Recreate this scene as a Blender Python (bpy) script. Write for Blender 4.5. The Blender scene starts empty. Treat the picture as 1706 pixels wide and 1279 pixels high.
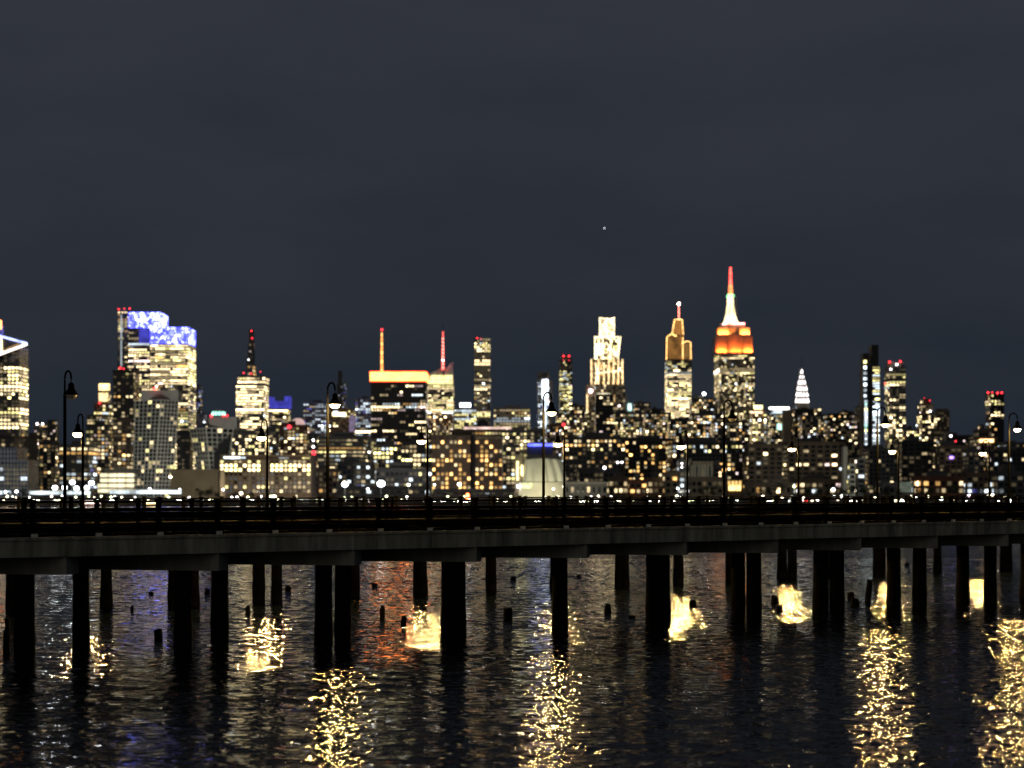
import bpy, math, random
import numpy as np
from mathutils import Vector, Matrix

random.seed(7)
SC = bpy.context.scene
COL = SC.collection

# ------------------------------------------------------------------ camera
EYE = 6.10            # eye height above the river (water is z = 0)
F = 2920.0            # focal length in photo pixels (photo 1706 wide)
HX, HY = 853.0, 818.0  # vanishing point of the level view, photo pixels
cam_d = bpy.data.cameras.new('camera')
cam = bpy.data.objects.new('camera', cam_d)
COL.objects.link(cam)
cam.location = (0, 0, EYE)
cam.rotation_euler = (math.radians(90), 0, 0)
cam_d.sensor_width = 36
cam_d.lens = F / 1706 * 36
cam_d.shift_y = (HY - 639.5) / 1706
cam_d.clip_start = 0.5
cam_d.clip_end = 40000
cam_d.dof.use_dof = True
cam_d.dof.focus_distance = 78
cam_d.dof.aperture_fstop = 0.54
SC.camera = cam

# ------------------------------------------------------------------ night sky
world = bpy.data.worlds.new('World')
SC.world = world
world.use_nodes = True
wn, wl = world.node_tree.nodes, world.node_tree.links
wn.clear()
w_out = wn.new('ShaderNodeOutputWorld')
w_sky = wn.new('ShaderNodeTexSky')
w_sky.sky_type = 'NISHITA'
w_sky.sun_disc = False
w_sky.sun_elevation = math.radians(-6)
w_sky.sun_rotation = math.radians(180)
w_b1 = wn.new('ShaderNodeBackground')
w_b1.inputs['Strength'].default_value = 0.05
w_b2 = wn.new('ShaderNodeBackground')       # even glow of the city on thin cloud
w_tc = wn.new('ShaderNodeTexCoord')
w_map = wn.new('ShaderNodeMapping')
w_map.inputs['Scale'].default_value = (1.2, 1.2, 4.0)
w_noise = wn.new('ShaderNodeTexNoise')
w_noise.inputs['Scale'].default_value = 4.5
w_noise.inputs['Detail'].default_value = 3
w_sep = wn.new('ShaderNodeSeparateXYZ')
w_ma = wn.new('ShaderNodeMath')             # height plus a little cloud
w_ma.operation = 'MULTIPLY_ADD'
w_ma.inputs[1].default_value = 0.36
w_ramp = wn.new('ShaderNodeValToRGB')
w_ramp.color_ramp.elements[0].position = 0.14
w_ramp.color_ramp.elements[0].color = (0.0155, 0.0210, 0.0310, 1)
w_ramp.color_ramp.elements[1].position = 0.54
w_ramp.color_ramp.elements[1].color = (0.0335, 0.0372, 0.0475, 1)
w_add = wn.new('ShaderNodeAddShader')
wl.new(w_tc.outputs['Generated'], w_map.inputs['Vector'])
wl.new(w_map.outputs['Vector'], w_noise.inputs['Vector'])
wl.new(w_tc.outputs['Generated'], w_sep.inputs[0])
wl.new(w_noise.outputs['Fac'], w_ma.inputs[0])
wl.new(w_sep.outputs['Z'], w_ma.inputs[2])
wl.new(w_ma.outputs[0], w_ramp.inputs['Fac'])
wl.new(w_ramp.outputs['Color'], w_b2.inputs['Color'])
wl.new(w_sky.outputs['Color'], w_b1.inputs['Color'])
wl.new(w_b1.outputs[0], w_add.inputs[0])
wl.new(w_b2.outputs[0], w_add.inputs[1])
wl.new(w_add.outputs[0], w_out.inputs['Surface'])

# dim glow of the near bank behind the viewer
sun_d = bpy.data.lights.new('sun', 'SUN')
sun_d.energy = 0.1
sun_d.angle = math.radians(40)
sun_d.color = (1.0, 0.9, 0.68)
sun = bpy.data.objects.new('sun', sun_d)
COL.objects.link(sun)
sun.rotation_euler = (math.radians(72), 0, math.radians(-14))

SC.view_settings.view_transform = 'Standard'
SC.view_settings.look = 'None'
SC.view_settings.exposure = 0
SC.view_settings.gamma = 1
SC.render.engine = 'CYCLES'
SC.cycles.use_denoising = True
try:
    SC.cycles.denoiser = 'OPENIMAGEDENOISE'
except Exception:
    pass
SC.cycles.max_bounces = 5
SC.cycles.diffuse_bounces = 2
SC.cycles.glossy_bounces = 3
SC.cycles.sample_clamp_indirect = 12
SC.cycles.caustics_reflective = False
SC.cycles.caustics_refractive = False


# ------------------------------------------------------------------ helpers
def P(x, y, D):
    """photo pixel at depth D (metres) -> world point"""
    return Vector(((x - HX) / F * D, D, EYE + (HY - y) / F * D))


def PX(x, D):
    return (x - HX) / F * D


def PZ(y, D):
    return EYE + (HY - y) / F * D


class MB:
    def __init__(s):
        s.v, s.f, s.m = [], [], []

    def quad(s, a, b, c, d, m=0):
        n = len(s.v)
        s.v += [tuple(a), tuple(b), tuple(c), tuple(d)]
        s.f.append((n, n + 1, n + 2, n + 3))
        s.m.append(m)

    def tri(s, a, b, c, m=0):
        n = len(s.v)
        s.v += [tuple(a), tuple(b), tuple(c)]
        s.f.append((n, n + 1, n + 2))
        s.m.append(m)

    def hexa(s, b, t, m=0):
        """b, t: four bottom / top points, counter-clockwise from above"""
        n = len(s.v)
        s.v += [tuple(p) for p in b] + [tuple(p) for p in t]
        k = len(b)
        s.f.append(tuple(n + i for i in reversed(range(k))))
        s.f.append(tuple(n + k + i for i in range(k)))
        for i in range(k):
            j = (i + 1) % k
            s.f.append((n + i, n + j, n + k + j, n + k + i))
        s.m += [m] * (k + 2)

    def box(s, x0, x1, y0, y1, z0, z1, m=0):
        s.hexa([(x0, y0, z0), (x1, y0, z0), (x1, y1, z0), (x0, y1, z0)],
               [(x0, y0, z1), (x1, y0, z1), (x1, y1, z1), (x0, y1, z1)], m)

    def obox(s, c, d, n, L, W, z0, z1, m=0):
        """box with centre c (xy), axis d (xy unit), normal n, half length L, half width W"""
        q = [c + d * a * L + n * b * W for a, b in ((-1, -1), (1, -1), (1, 1), (-1, 1))]
        if (d.x * n.y - d.y * n.x) < 0:
            q.reverse()
        s.hexa([(p.x, p.y, z0) for p in q], [(p.x, p.y, z1) for p in q], m)

    def tube(s, pts, r, k=8, m=0, cap=True):
        pts = [Vector(p) for p in pts]
        rs = r if isinstance(r, (list, tuple)) else [r] * len(pts)
        n0 = len(s.v)
        for i, p in enumerate(pts):
            a = pts[max(i - 1, 0)]
            b = pts[min(i + 1, len(pts) - 1)]
            t = (b - a).normalized()
            u = t.cross(Vector((0, 0, 1)))
            if u.length < 1e-3:
                u = Vector((1, 0, 0))
            u.normalize()
            w = t.cross(u)
            for j in range(k):
                an = 2 * math.pi * j / k
                s.v.append(tuple(p + (u * math.cos(an) + w * math.sin(an)) * rs[i]))
        for i in range(len(pts) - 1):
            for j in range(k):
                j2 = (j + 1) % k
                s.f.append((n0 + i * k + j, n0 + i * k + j2, n0 + (i + 1) * k + j2, n0 + (i + 1) * k + j))
                s.m.append(m)
        if cap:
            s.f.append(tuple(n0 + j for j in range(k)))
            e = n0 + (len(pts) - 1) * k
            s.f.append(tuple(e + j for j in reversed(range(k))))
            s.m += [m, m]

    def lathe(s, c, prof, k=12, m=0, axis_tilt=None):
        n0 = len(s.v)
        for r, z in prof:
            for j in range(k):
                an = 2 * math.pi * j / k
                s.v.append((c[0] + r * math.cos(an), c[1] + r * math.sin(an), c[2] + z))
        for i in range(len(prof) - 1):
            for j in range(k):
                j2 = (j + 1) % k
                s.f.append((n0 + i * k + j, n0 + i * k + j2, n0 + (i + 1) * k + j2, n0 + (i + 1) * k + j))
                s.m.append(m)
        s.f.append(tuple(n0 + j for j in reversed(range(k))))
        e = n0 + (len(prof) - 1) * k
        s.f.append(tuple(e + j for j in range(k)))
        s.m += [m, m]

    def ball(s, c, r, m=0, k=8, squash=1.0):
        prof = []
        for i in range(1, 6):
            a = math.pi * i / 6
            prof.append((r * math.sin(a), -r * math.cos(a) * squash))
        s.lathe(c, prof, k, m)

    def mesh(s, name, mats, smooth=False):
        me = bpy.data.meshes.new(name)
        me.from_pydata(s.v, [], s.f)
        for mt in mats:
            me.materials.append(mt)
        if len(mats) > 1:
            me.polygons.foreach_set('material_index', s.m)
        if smooth:
            me.polygons.foreach_set('use_smooth', [True] * len(me.polygons))
        me.update()
        return me

    def build(s, name, mats, parent=None, smooth=False, kind=None):
        if not isinstance(mats, (list, tuple)):
            mats = [mats]
        o = bpy.data.objects.new(name, s.mesh(name, mats, smooth))
        COL.objects.link(o)
        if parent is not None:
            o.parent = parent
            o.matrix_parent_inverse = Matrix.Translation(-parent.location)
        if kind:
            o['kind'] = kind
        return o


def tag(o, label=None, cat=None, group=None, kind=None):
    if label:
        o['label'] = label
    if cat:
        o['category'] = cat
    if group:
        o['group'] = group
    if kind:
        o['kind'] = kind
    return o


def empty(name, loc, label, cat, group=None):
    o = bpy.data.objects.new(name, None)
    COL.objects.link(o)
    o.location = loc
    return tag(o, label, cat, group)


def child_of(o, parent):
    o.parent = parent
    o.matrix_parent_inverse = Matrix.Translation(-parent.location)


def copy_thing(root, loc, label=None):
    r = root.copy()
    COL.objects.link(r)
    r.location = loc
    if label:
        r['label'] = label
    for ch in root.children:
        c = ch.copy()
        COL.objects.link(c)
        c.parent = r
        for g in ch.children:
            d = g.copy()
            COL.objects.link(d)
            d.parent = c
    return r


# ------------------------------------------------------------------ materials
def mat_surface(name, col, rough=0.8, var=0.35, scale=0.3, metallic=0.0, bump=0.0, streak=False, spec=0.5):
    m = bpy.data.materials.new(name)
    m.use_nodes = True
    nt = m.node_tree
    b = nt.nodes['Principled BSDF']
    tc = nt.nodes.new('ShaderNodeTexCoord')
    mp = nt.nodes.new('ShaderNodeMapping')
    if streak:
        mp.inputs['Scale'].default_value = (1, 1, 0.12)
    nz = nt.nodes.new('ShaderNodeTexNoise')
    nz.inputs['Scale'].default_value = scale
    nz.inputs['Detail'].default_value = 5
    nz.inputs['Roughness'].default_value = 0.65
    rp = nt.nodes.new('ShaderNodeValToRGB')
    rp.color_ramp.elements[0].position = 0.32
    rp.color_ramp.elements[1].position = 0.68
    rp.color_ramp.elements[0].color = tuple(c * (1 - var) for c in col) + (1,)
    rp.color_ramp.elements[1].color = tuple(min(1, c * (1 + var)) for c in col) + (1,)
    nt.links.new(tc.outputs['Object'], mp.inputs['Vector'])
    nt.links.new(mp.outputs['Vector'], nz.inputs['Vector'])
    nt.links.new(nz.outputs['Fac'], rp.inputs['Fac'])
    nt.links.new(rp.outputs['Color'], b.inputs['Base Color'])
    b.inputs['Roughness'].default_value = rough
    b.inputs['Metallic'].default_value = metallic
    b.inputs['Specular IOR Level'].default_value = spec
    if bump:
        bp = nt.nodes.new('ShaderNodeBump')
        bp.inputs['Strength'].default_value = 0.6
        bp.inputs['Distance'].default_value = bump
        nt.links.new(nz.outputs['Fac'], bp.inputs['Height'])
        nt.links.new(bp.outputs['Normal'], b.inputs['Normal'])
    return m


def mat_glow(name, col, strength, var=0.5, scale=0.25, sample=False):
    m = bpy.data.materials.new(name)
    m.use_nodes = True
    nt = m.node_tree
    b = nt.nodes['Principled BSDF']
    b.inputs['Base Color'].default_value = (0.02, 0.02, 0.02, 1)
    b.inputs['Roughness'].default_value = 0.4
    b.inputs['Emission Color'].default_value = tuple(col) + (1,)
    if var:
        tc = nt.nodes.new('ShaderNodeTexCoord')
        nz = nt.nodes.new('ShaderNodeTexNoise')
        nz.inputs['Scale'].default_value = scale
        nz.inputs['Detail'].default_value = 2
        mr = nt.nodes.new('ShaderNodeMapRange')
        mr.inputs['From Min'].default_value = 0.3
        mr.inputs['From Max'].default_value = 0.7
        mr.inputs['To Min'].default_value = strength * (1 - var)
        mr.inputs['To Max'].default_value = strength * (1 + var)
        nt.links.new(tc.outputs['Object'], nz.inputs['Vector'])
        nt.links.new(nz.outputs['Fac'], mr.inputs['Value'])
        nt.links.new(mr.outputs['Result'], b.inputs['Emission Strength'])
    else:
        b.inputs['Emission Strength'].default_value = strength
    m.cycles.emission_sampling = 'AUTO' if sample else 'NONE'
    return m


WALL = {
    'dark': mat_surface('dark_cladding', (0.085, 0.085, 0.09), 0.6, 0.3, 0.05),
    'glass': mat_surface('tinted_curtain_glass', (0.03, 0.04, 0.055), 0.25, 0.3, 0.04),
    'brick': mat_surface('red_brick', (0.22, 0.10, 0.065), 0.9, 0.25, 0.08),
    'brown': mat_surface('brown_brick', (0.19, 0.14, 0.10), 0.9, 0.3, 0.08),
    'tan': mat_surface('tan_limestone', (0.38, 0.32, 0.23), 0.85, 0.2, 0.06),
    'grey': mat_surface('grey_concrete', (0.26, 0.26, 0.25), 0.85, 0.25, 0.06),
    'pale': mat_surface('pale_stone', (0.58, 0.56, 0.48), 0.8, 0.15, 0.06),
    'blue': mat_surface('bluish_panel', (0.20, 0.22, 0.33), 0.5, 0.25, 0.05),
    'black': mat_surface('black_steel_cladding', (0.022, 0.022, 0.025), 0.5, 0.3, 0.05),
}
PANE = mat_surface('unlit_window_glass', (0.012, 0.016, 0.02), 0.12, 0.3, 0.5)
ROOFM = mat_surface('roof_membrane', (0.05, 0.05, 0.05), 0.9, 0.3, 0.1)
TANKW = mat_surface('water_tank_timber', (0.10, 0.07, 0.05), 0.9, 0.3, 0.5)

GC = {'W': (1.0, 0.77, 0.42), 'C': (0.80, 0.92, 1.0), 'A': (1.0, 0.55, 0.17),
      'Y': (1.0, 0.86, 0.34), 'B': (0.22, 0.22, 1.0), 'P': (1.0, 0.76, 0.72), 'T': (0.55, 0.95, 0.85)}
GS = {'0': 0.08, '1': 0.60, '2': 1.9, '3': 4.6, '4': 10.0}
GLOW = {}


def glow(key):
    if key not in GLOW:
        GLOW[key] = mat_glow('lit_window_' + key, GC[key[0]], GS[key[1]], 0.55, 0.22)
    return GLOW[key]


RED = mat_glow('red_beacon_glass', (1.0, 0.03, 0.04), 7, 0)
REDSOFT = mat_glow('red_lamp_glass', (1.0, 0.04, 0.06), 3, 0.2)
WHITEB = mat_glow('white_beacon_glass', (1.0, 0.93, 0.9), 12, 0)
ORANGE = mat_glow('orange_led_band', (1.0, 0.30, 0.07), 3, 0.2, 0.05)
ORANGEHOT = mat_glow('hot_orange_led', (1.0, 0.28, 0.055), 8.0, 0.2, 0.05)
REDLINE = mat_glow('red_orange_led_line', (1.0, 0.06, 0.02), 5.0, 0.1, 0.05)
BLUELED = mat_glow('blue_led_screen', (0.13, 0.12, 1.0), 1.0, 0.9, 0.07)
def mat_screen(name, lo, hi, strength, scale):
    m = mat_glow(name, hi, strength, 0)
    nt = m.node_tree
    tc = nt.nodes.new('ShaderNodeTexCoord')
    nz = nt.nodes.new('ShaderNodeTexNoise')
    nz.inputs['Scale'].default_value = scale
    nz.inputs['Detail'].default_value = 3
    nz.inputs['Distortion'].default_value = 1.5
    rp = nt.nodes.new('ShaderNodeValToRGB')
    rp.color_ramp.elements[0].position = 0.50
    rp.color_ramp.elements[1].position = 0.66
    rp.color_ramp.elements[0].color = tuple(lo) + (1,)
    rp.color_ramp.elements[1].color = tuple(hi) + (1,)
    nt.links.new(tc.outputs['Object'], nz.inputs['Vector'])
    nt.links.new(nz.outputs['Fac'], rp.inputs['Fac'])
    nt.links.new(rp.outputs['Color'], nt.nodes['Principled BSDF'].inputs['Emission Color'])
    return m


BLUESCREEN = mat_screen('blue_led_video_screen', (0.016, 0.018, 0.24), (0.30, 0.33, 1.0), 13.0, 0.13)
BLUEPALE = mat_glow('pale_blue_led', (0.42, 0.5, 1.0), 3.0, 0.5, 0.1)
BLUEDIM = mat_glow('dim_blue_led', (0.10, 0.10, 0.9), 0.45, 0.6, 0.08)

# palettes: weights of lit window kinds
PAL = {
    'office': [('W2', 5), ('W1', 5), ('W3', 2), ('Y2', 3), ('Y1', 3), ('C2', 1), ('C1', 1), ('A1', 1)],
    'bright': [('W3', 5), ('W2', 5), ('Y2', 2), ('Y3', 1), ('W1', 2)],
    'resi': [('W1', 5), ('W2', 4), ('A1', 3), ('A2', 1), ('C1', 2), ('W3', 1), ('Y1', 3), ('P1', 1), ('W0', 3)],
    'amber': [('A2', 5), ('A1', 3), ('W2', 4), ('W1', 2), ('A3', 1)],
    'cool': [('C1', 5), ('C2', 4), ('W1', 2), ('B1', 1), ('C3', 1)],
    'green': [('Y2', 5), ('C2', 3), ('Y1', 3), ('Y3', 1)],
    'dimmix': [('W1', 5), ('W2', 1), ('A1', 2), ('C1', 1), ('W0', 4)],
    'coolbright': [('C3', 4), ('C2', 5), ('Y3', 1), ('C1', 2), ('T2', 1)],
    'sparse': [('W2', 3), ('W1', 5), ('W3', 2), ('A2', 2), ('A1', 2), ('P2', 1), ('P1', 1), ('C2', 2), ('Y2', 1), ('W0', 2)],
}


def pick(pal, rng):
    if rng.random() < 0.03:
        return rng.choice(['W4', 'W4', 'C4', 'P3', 'A3'])
    ws = PAL[pal]
    t = rng.random() * sum(w for _, w in ws)
    for k, w in ws:
        t -= w
        if t <= 0:
            return k
    return ws[0][0]


class Facade:
    """collects the panes of one building, lit and unlit"""

    def __init__(s):
        s.dark = MB()
        s.lit = MB()
        s.keys = []

    def slot(s, key):
        if key not in s.keys:
            s.keys.append(key)
        return s.keys.index(key)

    def pane(s, a, b, c, d, key):
        if key is None:
            s.dark.quad(a, b, c, d)
        else:
            s.lit.quad(a, b, c, d, s.slot(key))

    def build(s, root):
        if s.dark.f:
            s.dark.build('window_glass', PANE, root, kind='stuff')
        if s.lit.f:
            s.lit.build('lit_windows', [glow(k) for k in s.keys], root, kind='stuff')


def row_plan(n, style, p, pband, pal, rng):
    """lit state of the bays of one floor"""
    out = [None] * n
    r = rng.random()
    if style == 'office':
        if r < pband:
            k = pick(pal, rng)
            out = [k if rng.random() < 0.93 else None for _ in range(n)]
            if n > 6 and rng.random() < 0.6:
                a = rng.randrange(n)
                b = min(n, a + rng.randrange(2, max(3, n // 2)))
                k2 = pick(pal, rng)
                for i in range(a, b):
                    out[i] = k2
        else:
            i = 0
            while i < n:
                ln = rng.randrange(1, max(2, n // 4) + 1)
                if rng.random() < p:
                    k = pick(pal, rng)
                    for j in range(i, min(n, i + ln)):
                        out[j] = k
                i += ln
    else:
        for i in range(n):
            if rng.random() < p:
                out[i] = pick(pal, rng)
    return out


def face_windows(fc, o, u, W, z0, z1, D, nrm, style, p, pband, pal, bay, floor, fill, rng, bands=None, dim=0.0):
    """o: bottom-left corner (viewed from outside), u: unit vector along the face"""
    nb = max(1, int(W / bay))
    nf = max(1, int((z1 - z0) / floor))
    bw = W / nb
    fh = (z1 - z0) / nf
    off = nrm * 0.22
    fw, fz = fill
    for r in range(nf):
        zc = z0 + (r + 0.5) * fh
        yphoto = HY - (zc - EYE) * F / D
        st, pp, pb, pl = style, p, pband, pal
        if bands:
            for bb in bands:
                if bb[0] <= yphoto <= bb[1]:
                    st, pp, pb, pl = bb[2], bb[3], bb[4], bb[5]
        plan = row_plan(nb, st, pp, pb, pl, rng)
        for c in range(nb):
            fj = fw * rng.uniform(0.72, 1.12)
            a0 = (c + 0.5 - fj / 2) * bw
            a1 = (c + 0.5 + fj / 2) * bw
            zz0 = zc - fz / 2 * fh
            zz1 = zc + fz / 2 * fh
            A = o + u * a0 + off
            B = o + u * a1 + off
            k = plan[c]
            if k is None and dim and rng.random() < dim:  # some unlit panes get a faint glow that lifts the facade tone
                k = 'W0'
            fc.pane((A.x, A.y, zz0), (B.x, B.y, zz0), (B.x, B.y, zz1), (A.x, A.y, zz1), k)


def spot_up(name, loc, power, col, parent):
    """floodlight on a ledge, aimed up and in at the stone behind it"""
    ld = bpy.data.lights.new(name, 'SPOT')
    ld.energy = power
    ld.color = col
    ld.spot_size = math.radians(125)
    ld.spot_blend = 0.5
    ld.shadow_soft_size = 0.8
    o = bpy.data.objects.new(name, ld)
    COL.objects.link(o)
    o.location = loc
    o.rotation_euler = Vector((0, 0.62, 0.78)).to_track_quat('-Z', 'Y').to_euler()
    child_of(o, parent)


GROUND = 1.2
REG = {}
DEP = {}


def building(name, label, x0, x1, ytop, D, wall='dark', style='resi', p=0.3, pband=0.1, pal='resi',
             bay=3.5, floor=3.6, fill=(0.70, 0.55), depth=None, tiers=None, bands=None, dim=0.35,
             bulk=True, tank=False, parapet=True, beacons=(), ywin0=None, cat='building', group=None, seed=None, winmin=None):
    """A building standing on the ground at depth D whose front spans photo x0..x1 and rises to ytop;
    tiers: further (x0, x1, ytop) setbacks on top."""
    rng = random.Random(seed if seed is not None else hash((round(x0), round(x1), round(ytop), round(D))) & 0xffff)
    side = HX - x1 if x1 < HX else (x0 - HX if x0 > HX else 0)
    dep = depth or max(18.0, min(60.0, PX(x1, D) - PX(x0, D)))
    if side > 1:
        dep = min(dep, max(8.0, 0.28 * (x1 - x0) * D / side))
    sp = side * dep / D
    if x1 < HX:
        x1 -= sp
        tiers = [(a, max(a + 2, b - sp * .7), c) for a, b, c in tiers or []]
    elif x0 > HX:
        x0 += sp
        tiers = [(min(b - 2, a + sp * .7), b, c) for a, b, c in tiers or []]
    X0, X1 = PX(x0, D), PX(x1, D)
    root = empty(name, ((X0 + X1) / 2, D + dep / 2, GROUND), label, cat, group)
    wm = MB()
    fc = Facade()
    allt = [(x0, x1, ytop)] + list(tiers or [])
    z = GROUND
    yb = D
    cur_dep = dep
    for i, (a, b, yt) in enumerate(allt):
        XA, XB = PX(a, D), PX(b, D)
        if i:
            sh = min(4.0, cur_dep * 0.12)
            yb += sh
            cur_dep -= 2 * sh
        zt = PZ(yt, D)
        wm.box(XA, XB, yb, yb + cur_dep, z, zt)
        if parapet and (XB - XA) > 8:
            t = 0.5
            hh = 1.2
            wm.box(XA - 0.3, XB + 0.3, yb - 0.3, yb + t, zt, zt + hh)
            wm.box(XA - 0.3, XB + 0.3, yb + cur_dep - t, yb + cur_dep + 0.3, zt, zt + hh)
            wm.box(XA - 0.3, XA + t, yb + t, yb + cur_dep - t, zt, zt + hh)
            wm.box(XB - t, XB + 0.3, yb + t, yb + cur_dep - t, zt, zt + hh)
        zw0 = z + 3.0 if i == 0 else z + 1.0
        if winmin is not None and i == 0:
            zw0 = max(zw0, PZ(winmin, D))
        if style != 'none':
            args = (style, p, pband, pal, bay, floor, fill, rng, bands, dim)
            face_windows(fc, Vector((XA, yb, 0)), Vector((1, 0, 0)), XB - XA, zw0, zt - 1.2, D, Vector((0, -1, 0)), *args)
            if (XA + XB) > 0:
                face_windows(fc, Vector((XA, yb + cur_dep, 0)), Vector((0, -1, 0)), cur_dep, zw0, zt - 1.2, D, Vector((-1, 0, 0)), *args)
            else:
                face_windows(fc, Vector((XB, yb, 0)), Vector((0, 1, 0)), cur_dep, zw0, zt - 1.2, D, Vector((1, 0, 0)), *args)
        z = zt
    wm.build('wall', WALL[wall], root)
    fc.build(root)
    XA, XB = PX(allt[-1][0], D), PX(allt[-1][1], D)
    w = XB - XA
    if bulk and w > 10:
        bm = MB()
        k = rng.uniform(0.15, 0.5)
        bx = XA + w * k * 0.8
        bm.box(bx, bx + w * rng.uniform(0.25, 0.45), yb + cur_dep * 0.25, yb + cur_dep * 0.7, z, z + rng.uniform(3, 6))
        bm.build('roof_bulkhead', WALL['grey' if wall in ('pale', 'tan', 'grey') else 'dark'], root)
    if tank and w > 8:
        tm = MB()
        cx, cy = XA + w * rng.uniform(0.6, 0.85), yb + cur_dep * 0.35
        for sx in (-1, 1):
            for sy in (-1, 1):
                tm.box(cx + sx * 1.4 - .15, cx + sx * 1.4 + .15, cy + sy * 1.4 - .15, cy + sy * 1.4 + .15, z, z + 3)
        tm.lathe((cx, cy, z + 3), [(2.1, 0), (2.0, 3.6), (2.2, 3.65), (0.1, 5.2)], 10)
        tm.build('water_tank', TANKW, root)
    for (bx, by, mt, r) in beacons:
        m2 = MB()
        c = P(bx, by, D - 0.5)
        m2.ball(c, r * 0.66 * D / F)
        if c.z > z + 2:
            mp = MB()
            mp.tube([(c.x, c.y + 0.6, z - 1), (c.x, c.y + 0.6, c.z)], 0.25, 6)
            mp.build('beacon_pole', WALL['dark'], root)
        m2.build('beacon', {'r': RED, 'w': WHITEB, 's': REDSOFT}[mt], root)
    REG[label] = root
    DEP[root.name] = (x0, x1, dep)
    return root


def part_box(root, name, x0, x1, y0, y1, D, dep, mt, dy=0.0):
    m = MB()
    m.box(PX(x0, D), PX(x1, D), D + dy, D + dy + dep, PZ(y1, D), PZ(y0, D))
    return m.build(name, mt, root)


def point_light(name, loc, power, col, r, parent=None):
    ld = bpy.data.lights.new(name, 'POINT')
    ld.energy = power
    ld.color = col
    ld.shadow_soft_size = r
    o = bpy.data.objects.new(name, ld)
    COL.objects.link(o)
    o.location = loc
    if parent is not None:
        child_of(o, parent)
    return o

# ------------------------------------------------------------------ the setting: river, far bank
SHORE = 765.0


def water_material(fine):
    m = bpy.data.materials.new('dark_river_water')
    m.use_nodes = True
    nt = m.node_tree
    b = nt.nodes['Principled BSDF']
    b.inputs['Base Color'].default_value = (0.003, 0.005, 0.007, 1)
    b.inputs['Roughness'].default_value = 0.04 if fine else 0.2
    b.inputs['IOR'].default_value = 1.33
    tc = nt.nodes.new('ShaderNodeTexCoord')
    last = None
    for scale, sx, detail, rough, dist in (((4.4, 0.40, 1.0, 0.5, 0.078),) if fine else ((0.5, 0.6, 3, 0.6, 0.35), (2.5, 0.6, 3, 0.6, 0.1))):
        mp = nt.nodes.new('ShaderNodeMapping')
        mp.inputs['Scale'].default_value = (sx, 1, 1)
        mp.inputs['Rotation'].default_value = (0, 0, math.radians(12))
        nz = nt.nodes.new('ShaderNodeTexNoise')
        nz.inputs['Scale'].default_value = scale
        nz.inputs['Detail'].default_value = detail
        nz.inputs['Roughness'].default_value = rough
        nt.links.new(tc.outputs['Object'], mp.inputs['Vector'])
        nt.links.new(mp.outputs['Vector'], nz.inputs['Vector'])
        bp = nt.nodes.new('ShaderNodeBump')
        bp.inputs['Distance'].default_value = dist
        bp.inputs['Strength'].default_value = 1
        if 'Filter Width' in bp.inputs:
            bp.inputs['Filter Width'].default_value = 0.08
        nt.links.new(nz.outputs['Fac'], bp.inputs['Height'])
        if last is not None:
            nt.links.new(last.outputs['Normal'], bp.inputs['Normal'])
        last = bp
    nt.links.new(last.outputs['Normal'], b.inputs['Normal'])
    return m


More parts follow.
